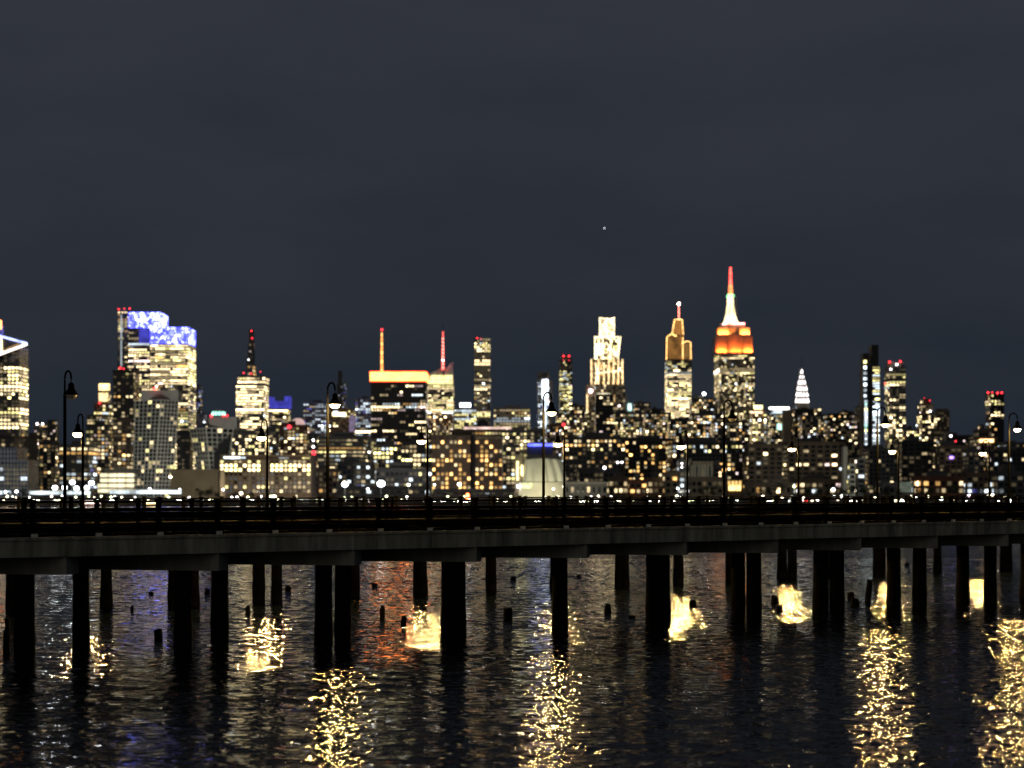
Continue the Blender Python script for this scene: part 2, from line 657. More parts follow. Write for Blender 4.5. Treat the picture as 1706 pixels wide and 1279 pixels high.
def wave_river():
    """river surface: rippled sheets near the walkways (real wave relief), a calm sheet beyond"""
    rs = np.random.RandomState(12)
    N = 90
    lam = np.exp(rs.uniform(np.log(0.36), np.log(2.2), N))
    ang = rs.normal(math.radians(84), math.radians(34), N)
    k = 2 * np.pi / lam
    kx, ky = k * np.cos(ang), k * np.sin(ang)
    ph = rs.uniform(0, 2 * np.pi, N)
    amp = WAVE_SLOPE / k * rs.uniform(0.6, 1.4, N)
    V, FA, MI = [], [], []
    off = 0
    for x0, x1, y0, y1, st, e in ((-27, 29, 34, 82.0, 0.11, 0.6), (-48, 54, 81.9, 160, 0.14, 1.0)):
        nx, ny = int((x1 - x0) / st) + 1, int((y1 - y0) / st) + 1
        X, Y = np.meshgrid(np.linspace(x0, x1, nx), np.linspace(y0, y1, ny))
        Z = np.zeros_like(X)
        for i in range(N):
            if lam[i] > st * 2.6:
                Z += amp[i] * np.sin(kx[i] * X + ky[i] * Y + ph[i])
        # gusts: calmer and rougher patches
        G = 1 + 0.3 * np.sin(0.11 * X + 0.23 * Y + 1) * np.sin(0.31 * X - 0.07 * Y)
        Z *= G
        fd = np.clip(np.minimum.reduce([X - x0, x1 - X, np.where(y0 < 50, Y - y0, 9e9), np.where(y1 > 100, y1 - Y, 9e9)]) / e, 0, 1)
        Z = Z * fd - 0.24 * (1 - fd)
        V.append(np.stack([X.ravel(), Y.ravel(), Z.ravel()], 1))
        idx = np.arange(nx * ny).reshape(ny, nx) + off
        FA.append(np.stack([idx[:-1, :-1].ravel(), idx[:-1, 1:].ravel(), idx[1:, 1:].ravel(), idx[1:, :-1].ravel()], 1))
        MI.append(np.zeros(len(FA[-1]), np.int32))
        off += nx * ny
    V.append(np.array([(-700, -30, -.25), (700, -30, -.25), (700, SHORE + 1, -.25), (-700, SHORE + 1, -.25)], float))
    FA.append(np.arange(4)[None] + off)
    MI.append(np.ones(1, np.int32))
    V = np.concatenate(V).astype(np.float32)
    FA = np.concatenate(FA).astype(np.int32)
    MI = np.concatenate(MI)
    me = bpy.data.meshes.new('river')
    me.vertices.add(len(V))
    me.vertices.foreach_set('co', V.ravel())
    me.loops.add(FA.size)
    me.loops.foreach_set('vertex_index', FA.ravel())
    me.polygons.add(len(FA))
    me.polygons.foreach_set('loop_start', np.arange(0, FA.size, 4, dtype=np.int32))
    me.polygons.foreach_set('loop_total', np.full(len(FA), 4, np.int32))
    me.materials.append(water_material(True))
    me.materials.append(water_material(False))
    me.polygons.foreach_set('material_index', MI)
    me.polygons.foreach_set('use_smooth', np.ones(len(FA), bool))
    me.update(calc_edges=True)
    me.validate()
    o = bpy.data.objects.new('river', me)
    COL.objects.link(o)
    tag(o, kind='structure')


WAVE_SLOPE = 0.0068
wave_river()

gm = MB()
gm.quad((-4000, SHORE + 2, GROUND), (4000, SHORE + 2, GROUND), (4000, 12000, GROUND), (-4000, 12000, GROUND))
tag(gm.build('ground', mat_surface('city_asphalt', (0.05, 0.05, 0.05), 0.9, 0.3, 0.05)), kind='structure')
gm = MB()
gm.box(-700, 700, SHORE, SHORE + 2.0, -1.5, GROUND + 0.35)
tag(gm.build('river_wall', mat_surface('bulkhead_concrete', (0.16, 0.15, 0.13), 0.9, 0.4, 0.3)),
    'long low concrete bulkhead along the far waterline', 'wall')

# ------------------------------------------------------------------ the two walkways on piles
TH = 0.66456
DV = Vector((math.cos(TH), math.sin(TH)))          # along the walkway, towards the right and away
NV = Vector((-math.sin(TH), math.cos(TH)))         # across, away from the viewer
ORG = Vector((-16.829, 61.75))                     # first railing post on the near edge
POST = 2.44
DECK = EYE - 1.64
FASC = EYE - 2.34
CAPZ = EYE - 3.00

CONC = mat_surface('weathered_concrete', (0.26, 0.25, 0.19), 0.9, 0.6, 1.6, bump=0.02, streak=True)
CONC2 = mat_surface('pile_cap_concrete', (0.22, 0.215, 0.18), 0.9, 0.4, 0.9, bump=0.02, streak=True)
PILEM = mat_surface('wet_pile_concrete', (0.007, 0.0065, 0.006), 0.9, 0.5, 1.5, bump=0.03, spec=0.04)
DECKM = mat_surface('walkway_deck_asphalt', (0.02, 0.02, 0.018), 0.9, 0.3, 1.0)
RAILM = mat_surface('black_painted_steel', (0.003, 0.003, 0.003), 0.9, 0.3, 3.0, spec=0.02)
GALV = mat_surface('galvanised_pipe', (0.16, 0.15, 0.12), 0.5, 0.3, 2.0, metallic=0.3)
SHOE = mat_surface('post_shoe_concrete', (0.62, 0.60, 0.50), 0.8, 0.25, 4.0)
POST_SHADED = mat_surface('far_lamp_post_shaded', (0.0013, 0.0013, 0.0013), 0.95, 0.3, 3.0, spec=0.01)  # same black paint, darkened so the far posts look unlit
POSTM = mat_surface('lamp_post_black', (0.0022, 0.0022, 0.0022), 0.9, 0.3, 3.0, spec=0.02)


def W2(s, w):
    return ORG + DV * s + NV * w


def s_from_x(x, w):
    """distance along a line at offset w where it crosses photo column x"""
    t = (x - HX) / F
    a = ORG + NV * w
    return (t * a.y - a.x) / (DV.x - t * DV.y)


def seg(mb, s0, s1, w0, w1, z0, z1, m=0):
    mb.obox(W2((s0 + s1) / 2, (w0 + w1) / 2), DV, NV, (s1 - s0) / 2, (w1 - w0) / 2, z0, z1, m)


def shared(name, me, mt, loc, rz, root):
    o = bpy.data.objects.new(name, me)
    COL.objects.link(o)
    o.location = loc
    o.rotation_euler = (0, 0, rz)
    child_of(o, root)
    return o


def railing(root, sA, sB, w, out, k0, k1, shoes, solid):
    """posts at whole steps, six bars; out = +1/-1 side that the shoe sits on"""
    pm = MB()
    pm.box(-0.07, 0.07, -0.09, 0.09, DECK + 0.012, DECK + 1.30)
    pm.box(-0.10, 0.10, -0.12, 0.12, DECK + 1.30, DECK + 1.345)
    pme = pm.mesh('rail_post', [RAILM])
    sm = MB()
    sm.box(-0.10, 0.10, -0.06, 0.06, DECK + 0.005, DECK + 0.13)
    sme = sm.mesh('post_shoe', [SHOE])
    for k in range(k0, k1):
        c = W2(k * POST, w)
        po = shared('rail_post', pme, RAILM, (c.x, c.y, 0), TH, root)
        if shoes:
            c2 = W2(k * POST, w - 0.155)
            shared('post_shoe', sme, SHOE, (c2.x, c2.y, 0), TH, root)
    bars = [(1.24, 0.030), (1.10, 0.016), (0.95, 0.061), (0.82, 0.062), (0.69, 0.062), (0.57, 0.053), (0.425, 0.060), (0.305, 0.058), (0.187, 0.058), (0.068, 0.058)]
    if not solid:
        bars = [(1.24, 0.022), (0.95, 0.014), (0.66, 0.014), (0.37, 0.014), (0.10, 0.02)]
    for i, (h, t) in enumerate(bars):
        mt = RAILM
        m = MB()
        ww = 0.05 if i == 0 else 0.024
        seg(m, sA, sB, w - ww, w + ww, DECK + h - t, DECK + h + t)
        m.build('rail_bar', mt, root)


def walkway(label, sA, sB, w0, w1, pilesA, pilesB, wA, wB, k0, k1, shoes, caps, pile_w):
    c = W2((sA + sB) / 2, (w0 + w1) / 2)
    root = empty('walkway', (c.x, c.y, 0), label, 'walkway')
    m = MB()
    seg(m, sA, sB, w0 + 0.32, w1 - 0.32, FASC + 0.25, DECK)
    m.build('deck', DECKM, root)
    # edge beams cast in lengths with open joints
    rng = random.Random(5)
    n = 0
    s = POST * (0.5 + 2.5 * math.floor((sA / POST - 0.5) / 2.5))
    while s < sB:
        m = MB()
        j = rng.uniform(-0.012, 0.012)
        seg(m, s + 0.012, s + 2.5 * POST - 0.012, w0 + j, w0 + 0.30 + j, FASC + rng.uniform(-.01, .01), DECK + 0.006)
        seg(m, s + 0.012, s + 2.5 * POST - 0.012, w0 - 0.05 + j, w0 + j - 0.001, DECK - 0.10, DECK + 0.006)
        m.build('edge_beam', CONC, root)
        m = MB()
        seg(m, s + 0.012, s + 2.5 * POST - 0.012, w1 - 0.30, w1, FASC, DECK + 0.006)
        m.build('edge_beam', CONC, root)
        s += 2.5 * POST
    cu = Vector((-1, 0.2)).normalized()            # the bents run askew under the deck
    cn = Vector((0.2, 1)).normalized()
    ends = []
    for se in caps:
        L = (w1 - w0 - 0.15) / cu.dot(NV)
        e0 = W2(se, w0 + 0.06)
        ends.append((e0, L))
        m = MB()
        m.obox(e0 + cu * (L / 2) + cn * 0.5, cu, cn, L / 2, 0.5, CAPZ + rng.uniform(-.03, .03), FASC - 0.012)
        m.build('pile_cap', CONC2, root)
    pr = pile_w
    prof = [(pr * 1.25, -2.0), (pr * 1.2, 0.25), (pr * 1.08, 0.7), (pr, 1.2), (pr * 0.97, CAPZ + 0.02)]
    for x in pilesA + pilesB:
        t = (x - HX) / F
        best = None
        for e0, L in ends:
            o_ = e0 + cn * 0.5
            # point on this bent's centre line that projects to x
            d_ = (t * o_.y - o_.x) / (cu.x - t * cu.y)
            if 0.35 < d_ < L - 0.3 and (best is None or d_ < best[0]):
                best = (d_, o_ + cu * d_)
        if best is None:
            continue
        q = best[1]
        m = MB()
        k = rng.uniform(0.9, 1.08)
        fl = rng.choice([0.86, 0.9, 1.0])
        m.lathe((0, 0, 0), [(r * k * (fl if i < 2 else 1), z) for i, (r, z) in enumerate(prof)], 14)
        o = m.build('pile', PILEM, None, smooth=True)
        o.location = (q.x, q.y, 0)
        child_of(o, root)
    railing(root, sA, sB, w0 + 0.16, -1, k0, k1, shoes, shoes)
    railing(root, sA, sB, w1 - 0.16, 1, k0, k1, False, False)
    return root


near_caps = [POST * (0.5 + 2.5 * k) for k in range(-3, 13)]
walkway('near concrete walkway on dark round piles crossing the whole picture', -16, 76, 0, 7.0,
        [-250, 41, 305, 539, 748, 1089, 1230, 1367, 1489, 1604, 1710], [-110, 135, 366, 571, 761, 933, 1103, 1256, 1395, 1532, 1650, 1755],
        1.5, 6.1, -6, 31, True, near_caps, 0.36)
walkway('farther parallel walkway on piles, mostly hidden behind the near railing', -30, 120, 24.2, 31.2,
        [-100, 20, 177, 303, 431, 590, 703, 818, 925, 1033, 1130, 1216, 1303, 1386, 1461, 1562, 1673, 1760], [40, 290, 322, 461, 697, 1040, 1320, 1468, 1680],
        25.7, 30.1, -12, 49, False, [POST * (0.5 + 2.5 * k) for k in range(-4, 19)], 0.33)

# ------------------------------------------------------------------ gooseneck lamps of the walkways
BULB = mat_glow('warm_lamp_globe', (1.0, 0.70, 0.36), 30, 0)
BULBOFF = mat_surface('unlit_lamp_globe', (0.5, 0.47, 0.4), 0.3, 0.1, 3)
SHADEIN = mat_surface('white_enamel', (0.75, 0.70, 0.6), 0.5, 0.1, 3)


def gooseneck(label, s, w, arm, hgt, lit, power):
    """arm: +1 the head hangs away from the viewer, -1 towards the viewer; hgt: lamp mouth above the eye"""
    b = W2(s, w)
    pm_ = POSTM if arm < 0 else POST_SHADED
    root = empty('lamp_post', (b.x, b.y, DECK), label, 'lamp post', 'gooseneck lamps of the walkways')
    zt = EYE + hgt                     # mouth of the shade
    r = 0.30
    ztop = zt + 0.66
    m = MB()
    m.lathe((b.x, b.y, DECK), [(0.16, 0), (0.16, 0.10), (0.11, 0.16), (0.095, 0.9), (0.075, 1.0), (0.07, 2.6), (0.062, zt - DECK + 0.05), (0.045, zt - DECK + 0.12)], 10)
    m.build('post', pm_, root)
    m = MB()
    n3 = Vector((NV.x, NV.y, 0)) * arm
    pts = [Vector((b.x, b.y, zt + 0.08)), Vector((b.x, b.y, ztop - 0.05))]
    for i in range(0, 13):
        a = math.pi * i / 12
        pts.append(Vector((b.x, b.y, ztop)) + n3 * (r - r * math.cos(a)) + Vector((0, 0, r * math.sin(a))))
    h = Vector((b.x, b.y, 0)) + n3 * (2 * r)
    pts.append(Vector((h.x, h.y, zt + 0.42)))
    m.tube(pts, 0.040, 8)
    m.build('arm', pm_, root)
    m = MB()
    m.lathe((h.x, h.y, zt), [(0.285, 0.0), (0.29, 0.012), (0.21, 0.12), (0.155, 0.20), (0.125, 0.27), (0.12, 0.40), (0.085, 0.46), (0.03, 0.50)], 16)
    # open mouth: the lathe's lower cap is set up inside the bell
    sh = m.build('lamp_shade', pm_, root, smooth=True)
    m = MB()
    m.lathe((h.x, h.y, zt), [(0.262, -0.004), (0.262, -0.012)], 16)
    m.build('reflector', SHADEIN, sh)
    m = MB()
    m.ball((h.x, h.y, zt - 0.05), 0.21 if arm < 0 else 0.27, 0, 12, squash=0.6)  # bulb enlarged to show the lamp's bloom, most on the far row
    bo = m.build('bulb', BULB if lit else BULBOFF, root, smooth=True)
    if lit:
        point_light('lamp_light', (h.x, h.y, zt - 0.22), power, (1.0, 0.62, 0.19), 0.2, root)


NEARL = [('unlit gooseneck lamp on the near walkway at the far left of the picture', 0),
         ('lit gooseneck lamp with pale post, left of the orange-banded black tower', 1),
         ('lit gooseneck lamp in front of the pale fluted building', 1),
         ('unlit gooseneck lamp standing in front of the red and gold crowned tower', 0),
         ('tall lit gooseneck lamp in front of the slim tower with two lit strips', 1),
         ('lit gooseneck lamp cut by the right edge of the picture', 1)]
for i, (lb, on) in enumerate(NEARL):
    gooseneck(lb, 4.0 + 12.2 * i, 6.5, -1, 3.78, on, 3000)
FARL = ['smaller lit lamp just right of the unlit gooseneck lamp at far left',
        'smaller lit lamp in front of the brightly banded office tower',
        'smaller lit lamp in front of the lower right of the orange-banded black tower',
        'smaller lit lamp just right of the lamp before the pale fluted building',
        'smaller lit lamp below the slim amber topped skyscraper with a lit spire',
        'smaller lit lamp below the small white pointed crown',
        'smaller lit lamp close to the right of the lamp before the slim two-strip tower',
        'smaller lit lamp below the dark tower with four red roof lights']
for i, lb in enumerate(FARL):
    gooseneck(lb, s_from_x([138, 445, 712, 940, 1145, 1330, 1497, 1648][i], 25.0), 25.0, 1, 2.98, 1, 9000)

# ------------------------------------------------------------------ old pile stumps in the water
STUMPM = mat_surface('rotten_wet_timber', (0.007, 0.006, 0.005), 0.9, 0.5, 4, bump=0.05, spec=0.04)
STUMPS = [(13, 1048, 8, .5, 'stump beside the leftmost near pile, nearer the walkway'), (11, 1090, 12, .9, 'squat stump low at the left edge of the water'),
          (252, 990, 8, .2, 'flat low stump left of the double far pile'), (220, 1017, 6, .25, 'small stump right of the left golden glitter patch'),
          (264, 1066, 14, .45, 'blocky stump alone between the two left piles'), (345, 989, 9, .35, 'stump beside the third pile from left'),
          (413, 1022, 9, .4, 'stump dark against the second golden patch'), (480, 984, 11, .3, 'stump right of the two thin far piles'),
          (624, 977, 9, .25, 'flat stump in the dim red reflection, farther one'), (591, 1011, 8, .3, 'stump close to the right of the paired piles'),
          (637, 1030, 9, .6, 'upright stump at the left tip of the third golden patch'), (672, 1040, 9, .4, 'stump on the edge of the third golden patch'),
          (846, 1032, 15, .6, 'broad stump in open dark water right of the wide pile'), (855, 966, 9, .25, 'far small stump near the far pile in the middle'),
          (964, 962, 8, .25, 'far small stump above the fourth golden patch'), (1013, 1020, 12, .45, 'stump right of the fourth golden patch'),
          (1053, 1030, 12, .12, 'barely awash flat stump left of the fifth golden patch'), (1154, 1012, 11, .4, 'stump dark inside the brightest golden patch'),
          (1291, 1005, 13, .45, 'stump at the upper left of the sixth golden patch'), (1299, 1018, 10, .35, 'stump at the lower left of the sixth golden patch'),
          (1418, 998, 12, .4, 'left upper stump of the group beside the paired right piles'), (1424, 1010, 14, .45, 'nearest stump of the group beside the paired right piles'),
          (1446, 1002, 10, 1.2, 'tall thin stump left of the seventh golden patch'), (1511, 942, 8, .25, 'far stump above the seventh golden patch')]
rng = random.Random(3)
for x, y, wpx, hgt, lb in STUMPS:
    D = EYE * F / (y - HY)
    r = wpx * D / F / 2
    root = MB()
    k = 9
    prof = [(r * 1.1, -0.6), (r * 1.05, 0.02), (r, hgt * 0.6), (r * 0.9, hgt)]
    root.lathe((0, 0, 0), prof, k)
    for i in range(len(root.v)):
        a = root.v[i]
        root.v[i] = (a[0] * rng.uniform(.85, 1.12), a[1] * rng.uniform(.85, 1.12), a[2] + (rng.uniform(-.12, .05) if a[2] > 0.1 else 0))
    o = root.build('pile_stump', STUMPM)
    o.location = (PX(x, D), D, 0)
    o.rotation_euler = (rng.uniform(-.08, .08), rng.uniform(-.1, .1), rng.uniform(0, 6))
    tag(o, 'dark rotten ' + lb, 'stump', 'old pile stumps in the water')

# ------------------------------------------------------------------ landmark towers
def tube_part(root, name, pts, r, mt, k=6):
    m = MB()
    m.tube(pts, r, k)
    return m.build(name, mt, root)


def taper(root, name, rows, D, mt, yoff=0.0):
    """stack of square frusta: rows of (x0, x1, y) from the bottom up, photo pixels"""
    m = MB()
    for (a0, a1, ya), (b0, b1, yb) in zip(rows[:-1], rows[1:]):
        def ring(p, q, y):
            X0, X1 = PX(p, D), PX(q, D)
            h = (X1 - X0) / 2
            cy = D + yoff
            z = PZ(y, D)
            return [(X0, cy - h, z), (X1, cy - h, z), (X1, cy + h, z), (X0, cy + h, z)]
        m.hexa(ring(a0, a1, ya), ring(b0, b1, yb))
    return m.build(name, mt, root)


def crown_frame(root, x0, x1, y0, y1, D):
    m = MB()
    X0, X1, Z0, Z1 = PX(x0, D), PX(x1, D), PZ(y1, D), PZ(y0, D)
    n = 11
    for i in range(n + 1):
        x = X0 + (X1 - X0) * i / n
        m.box(x - .25, x + .25, D - .9, D - .1, Z0, Z1)
    for j in range(1, 5):
        z = Z0 + (Z1 - Z0) * j / 5
        m.box(X0, X1, D - .8, D - .12, z - .3, z + .3)
    m.build('crown_frame', WALL['dark'], root)


# 1 tower with the triangular sky deck, far left
D = 2100
r = building('sky_deck_tower', 'tall tower with lit triangular sky deck cut by the left edge', -85, 47, 577, D, 'glass', 'office', .75, .4, 'bright',
             bay=4.5, floor=4.4, bulk=False, parapet=False, tiers=[(-85, 2, 530)], depth=40,
             bands=[(570, 607, 'resi', 0.0, 0, 'sparse'), (607, 624, 'office', .9, .8, 'bright'), (668, 676, 'resi', .05, 0, 'sparse'), (715, 760, 'resi', .12, 0, 'sparse'),
                    (500, 570, 'resi', .05, 0, 'amber')])
m = MB()
tri = [(-20, 560), (46, 572), (-20, 596)]
a = [P(x, y, D - 26) for x, y in tri]
b = [P(x, y, D - 1) for x, y in tri]
m.hexa([a[0], a[2], a[1]], [b[0], b[2], b[1]])
m.build('sky_deck', WALL['dark'], r)
tube_part(r, 'deck_light_strip', [P(-20, 554, D - 27), P(45, 572, D - 27)], 1.3, BLUEPALE)
tube_part(r, 'deck_light_strip', [P(45, 573, D - 27), P(-6, 592, D - 27)], 1.5, mat_glow('deck_white_strip', (1, .84, .74), 3, .2))
tube_part(r, 'deck_light_strip', [P(1, 560, D - 27), P(3, 588, D - 27)], 1.2, glow('W3'))
tube_part(r, 'deck_light_strip', [P(4, 584, D - 27), P(32, 572, D - 27)], 0.5, glow('A1'))
part_box(r, 'crown_light', -40, 3, 534, 548, D, 6, ORANGEHOT, -7)

# 2 slim tower with red top, behind the blue crowned pair
D = 2700
r = building('slim_tower', 'slim tower with red lit top left of the blue crowned towers', 196, 217, 517, D, 'glass', 'office', .22, .06, 'office', bulk=False, bay=4,
             bands=[(516, 523, 'office', 1, 1, 'bright'), (532, 540, 'office', 1, 1, 'office')],
             beacons=[(198, 515, 'r', 1.8), (216, 514, 'r', 1.8), (207, 514, 's', 2)])
tube_part(r, 'corner_light_strip', [P(202, 524, D - 1), P(202, 610, D - 1)], 0.9, glow('C1'))

# 3, 4 the pair with blue LED crowns
D = 2650
r = building('office_tower', 'left and taller office tower of the pair with blue lit crown', 214, 280, 546, D, 'glass', 'office', .5, .28, 'bright', bulk=False, parapet=False,
             bay=4, floor=4.2, bands=[(560, 580, 'office', .3, .1, 'cool'), (546, 560, 'office', .15, .05, 'cool')])
cx0, cx1, cdp = DEP[r.name]
part_box(r, 'led_crown', cx0, cx1, 520, 545.6, D, cdp, BLUESCREEN)
crown_frame(r, cx0, cx1, 520, 545.6, D)
part_box(r, 'led_panel', 232, 250, 548, 572, D, 1, BLUEDIM, -1.5)
D = 2500
r = building('office_tower', 'right office tower of the pair with blue lit crown, brightly lit floors', 250, 326, 572, D, 'glass', 'office', .85, .62, 'bright', bulk=False,
             parapet=False, bay=3.6, floor=4.1, bands=[(640, 720, 'office', .6, .3, 'office')])
cx0, cx1, cdp = DEP[r.name]
part_box(r, 'led_crown', cx0, cx1, 545, 571.6, D, cdp, BLUESCREEN)
crown_frame(r, cx0, cx1, 545, 571.6, D)

# 5 dark apartment tower with red lights
building('apartment_tower', 'dark apartment tower with red roof light left of the gridded twisting tower', 188, 232, 618, 1950, 'black', 'resi', .3, 0, 'resi', bay=4.4,
         floor=3.6, beacons=[(200, 613, 'r', 2.4), (206, 614, 's', 2.2)], dim=.25)

# 6 stepped gold crowned tower
D = 2350
r = building('stepped_tower', 'stepped hotel tower with glowing gold top at the left', 145, 190, 692, D, 'tan', 'office', .35, .12, 'office', tiers=[(155, 187, 672), (162, 184, 655), (166, 182, 641)],
             bulk=False, beacons=[(166, 671, 'r', 2)])
part_box(r, 'lit_sign', 165, 183, 639, 650, D, 1, mat_glow('gold_sign', (1, .68, .28), 3, .5, .12), -1)
part_box(r, 'lit_sign', 163, 178, 654, 668, D, 1, mat_glow('gold_sign_soft', (1, .7, .32), 1.6, .8, .15), 6)

# 7 banded office tower with the needle behind
D = 2600
r = building('office_tower', 'bright banded office tower in front of a dark needle skyscraper', 393, 447, 640, D, 'glass', 'office', .8, .62, 'bright', bay=3.4, floor=4.2, bulk=False,
             tiers=[(395, 446, 626), (411, 425, 606)], bands=[(606, 626, 'resi', .75, .5, 'amber'), (690, 760, 'office', .55, .3, 'bright')],
             beacons=[(406, 621, 'r', 1.5), (434, 619, 's', 1.5), (418, 622, 'r', 1.6)])
D = 4300
r = building('needle_tower', 'very thin dark needle skyscraper with two red lights', 411, 424, 600, D, 'dark', 'resi', .03, 0, 'sparse', parapet=False, bulk=False, depth=18,
             tiers=[(413, 424, 572), (414.5, 423, 549)], beacons=[(419, 551, 'r', 1.5), (420, 563, 'r', 1.6), (414, 599, 'w', 1.2)], dim=0.03)
D = 4500
r = building('needle_tower', 'faint dark needle tower peeking out above the second gooseneck lamp', 561, 572, 640, D, 'dark', 'resi', .04, 0, 'cool', parapet=False, bulk=False, depth=16,
             tiers=[(563, 570, 617)], dim=.03)
building('slab_tower', 'narrow grey slab tower just right of the faint needle tower', 570, 577, 637, 4400, 'grey', 'resi', .15, 0, 'cool', parapet=False, bulk=False)

# 8 blue crowned small tower
D = 2950
r = building('office_tower', 'small tower with notched blue crown beside the banded office tower', 447, 484, 681, D, 'brown', 'office', .4, .2, 'office', bulk=False)
for x0, x1, y0, y1 in ((448, 455, 661, 680), (455, 474, 668, 680.4), (474, 483, 660, 680)):
    part_box(r, 'blue_crown', x0, x1, y0, y1, D, 22, BLUEDIM, 0.5)
tube_part(r, 'corner_light_strip', [P(452, 690, D - 1), P(452, 738, D - 1)], 0.7, glow('C0'))

# 9 bluish banded towers
r = building('office_tower', 'pale bluish office block left of the second gooseneck lamp', 505, 549, 671, 3000, 'blue', 'office', .5, .2, 'cool', bay=4.5)
tube_part(r, 'roof_mast', [P(516, 672, 2999), P(516, 660, 2999)], 0.5, GALV)
building('office_tower', 'bluish banded office block touching the left of the black tower', 592, 620, 664, 2900, 'blue', 'office', .55, .4, 'cool', bay=4, floor=4.6)
r = building('office_tower', 'dark block with a lit sign behind the second gooseneck lamp', 547, 592, 682, 2650, 'brown', 'office', .25, .1, 'office')
part_box(r, 'lit_sign', 554, 577, 687, 693, 2650, 1, glow('W3'), -1)
part_box(r, 'lit_panel', 582, 591, 692, 725, 2650, 1, mat_glow('violet_lit_panel', (.5, .38, .62), .35, .3), -1)

# 10 black tower with the orange band and its mast
D = 2400
r = building('black_tower', 'wide black tower with glowing orange roof band', 618, 713, 634, D, 'black', 'office', .28, .05, 'sparse', bay=3.8, floor=4.1, bulk=False, parapet=False, dim=.03,
             bands=[(634, 641, 'resi', 0, 0, 'sparse'), (672, 682, 'office', .6, .1, 'office')])
cx0, cx1, cdp = DEP[r.name]
part_box(r, 'orange_band', cx0 - 1.5, cx1 + .5, 620, 633.7, D, cdp + 1, ORANGEHOT, -0.6)
m = MB()
m.box(PX(cx0 - 2.5, D), PX(cx1 + 1, D), D - 1, D + cdp + 1, PZ(619.7, D), PZ(618.4, D))
m.build('roof_edge', REDLINE, r)
m = MB()
m.box(PX(cx0 - 2, D), PX(cx1 + .8, D), D - 1.2, D - .7, PZ(635.6, D), PZ(634.1, D))
m.build('roof_edge', REDLINE, r)
D = 3250
r = empty('broadcast_mast', (PX(636, D), D, GROUND), 'orange lit lattice mast rising behind the black tower', 'mast')
building_rows = [(630, 642, 830), (630, 642, 640)]
taper(r, 'base', building_rows, D, WALL['dark'])
for i in range(9):
    y0 = 620 - i * 7.6
    taper(r, 'mast_stage', [(634.0 + i * .12, 638.2 - i * .12, y0 + 1), (634.2 + i * .12, 638 - i * .12, y0 - 5.6)], D, ORANGE if i % 2 else mat_glow('mast_amber', (1, .48, .12), 3, .4, .2))
    taper(r, 'mast_collar', [(635.2, 637, y0 - 5.6), (635.2, 637, y0 - 6.7)], D, WALL['grey'])
m = MB()
m.ball(P(636.2, 549, D), 1.9)
m.build('beacon', RED, r)

# 11 faceted tower with red spire
D = 3300
r = building('faceted_tower', 'faceted glass tower with red lit spire right of the black tower', 711, 756, 640, D, 'glass', 'office', .6, .42, 'bright', bay=4, floor=4.4, bulk=False, parapet=False,
             bands=[(640, 648, 'office', .9, .9, 'bright'), (690, 760, 'resi', .45, 0, 'resi')])
m = MB()
q = lambda x, y, dd=0: P(x, y, D + dd)
m.hexa([q(712, 640, 2), q(738, 640, 2), q(738, 640, 40), q(712, 640, 40)], [q(716, 622, 6), q(737, 612, 4), q(737, 612, 36), q(716, 622, 34)])
m.hexa([q(738.3, 640, 2), q(756, 640, 2), q(756, 640, 40), q(738.3, 640, 40)], [q(741, 616, 6), q(754.5, 602, 4), q(754.5, 602, 36), q(741, 616, 34)])
m.build('glass_crown', mat_surface('crown_glass', (.45, .46, .48), .3, .3, .05), r)
for i in range(5):
    part_box(r, 'lit_floor', 716 - i * .6, 754, 625 + i * 3.1, 627 + i * 3.1, D, 1, glow('W2' if i % 2 else 'Y2'), 0.4 - 1.2)
taper(r, 'spire', [(735.6, 740.4, 616), (736.4, 739.6, 575), (737.4, 738.8, 552)], D, mat_glow('red_spire', (1, .12, .10), 2.2, .6, .3), -2)
for i in range(9):
    m = MB()
    m.ball(P(738, 612 - i * 6, D - 9), 1.7)
    m.build('spire_light', WHITEB if i == 2 else mat_glow('pink_spire_light', (1, .34, .26), 3.5, 0), r)
tube_part(r, 'spire_tip', [P(738.1, 552, D - 2), P(738.1, 539, D - 2)], 0.7, GALV)

# 12 square white grid tower
D = 4600
building('pencil_tower', 'slender square tower with evenly spaced lit bands right of the red spire', 790, 817, 563, D, 'grey', 'resi', .05, 0, 'office', bay=6.5, floor=5, fill=(.65, .65), bulk=False,
         dim=.85, parapet=False, beacons=[(795, 563, 'r', 1.5), (801, 564, 's', 1.4)],
         bands=[(563, 572, 'resi', .6, .5, 'office'), (572, 585, 'resi', .85, .8, 'bright'), (598, 607, 'office', 1, 1, 'bright'), (630, 634, 'office', 1, 1, 'dimmix'), (641, 650, 'office', 1, 1, 'bright'),
                (652, 676, 'resi', .3, 0, 'office'), (684, 694, 'office', 1, 1, 'bright')])

# 13 bright strip tower, red topped dark tower
D = 3600
r = building('strip_tower', 'slim tower with a bright bluish white strip behind the third gooseneck lamp', 896, 915.6, 621, D, 'grey', 'office', .5, .3, 'cool', bulk=False, bay=4,
             bands=[(621, 630, 'resi', 0, 0, 'cool')])
part_box(r, 'lit_strip', 903, 913, 632, 664, D, 1, mat_glow('white_lit_strip', (.82, .9, 1), 3.5, .8, .12), -1)
part_box(r, 'lit_strip', 905, 911, 664, 740, D, 1, mat_glow('blue_lit_strip', (.7, .85, 1), 1.5, .8, .12), -1)
part_box(r, 'side_wing', 916, 920.5, 633, 760, D, 20, WALL['pale'], 3)
D = 3900
building('dark_tower', 'dark slim tower with twin red roof lights left of the golden tower', 932, 953, 600, D, 'dark', 'office', .45, .2, 'green', bulk=False, tiers=[(935, 951, 592)],
         beacons=[(939, 593, 'r', 2), (948, 593, 'r', 2), (939, 600, 's', 1.2), (948, 600, 's', 1.2)], bands=[(590, 618, 'resi', .06, 0, 'sparse')])

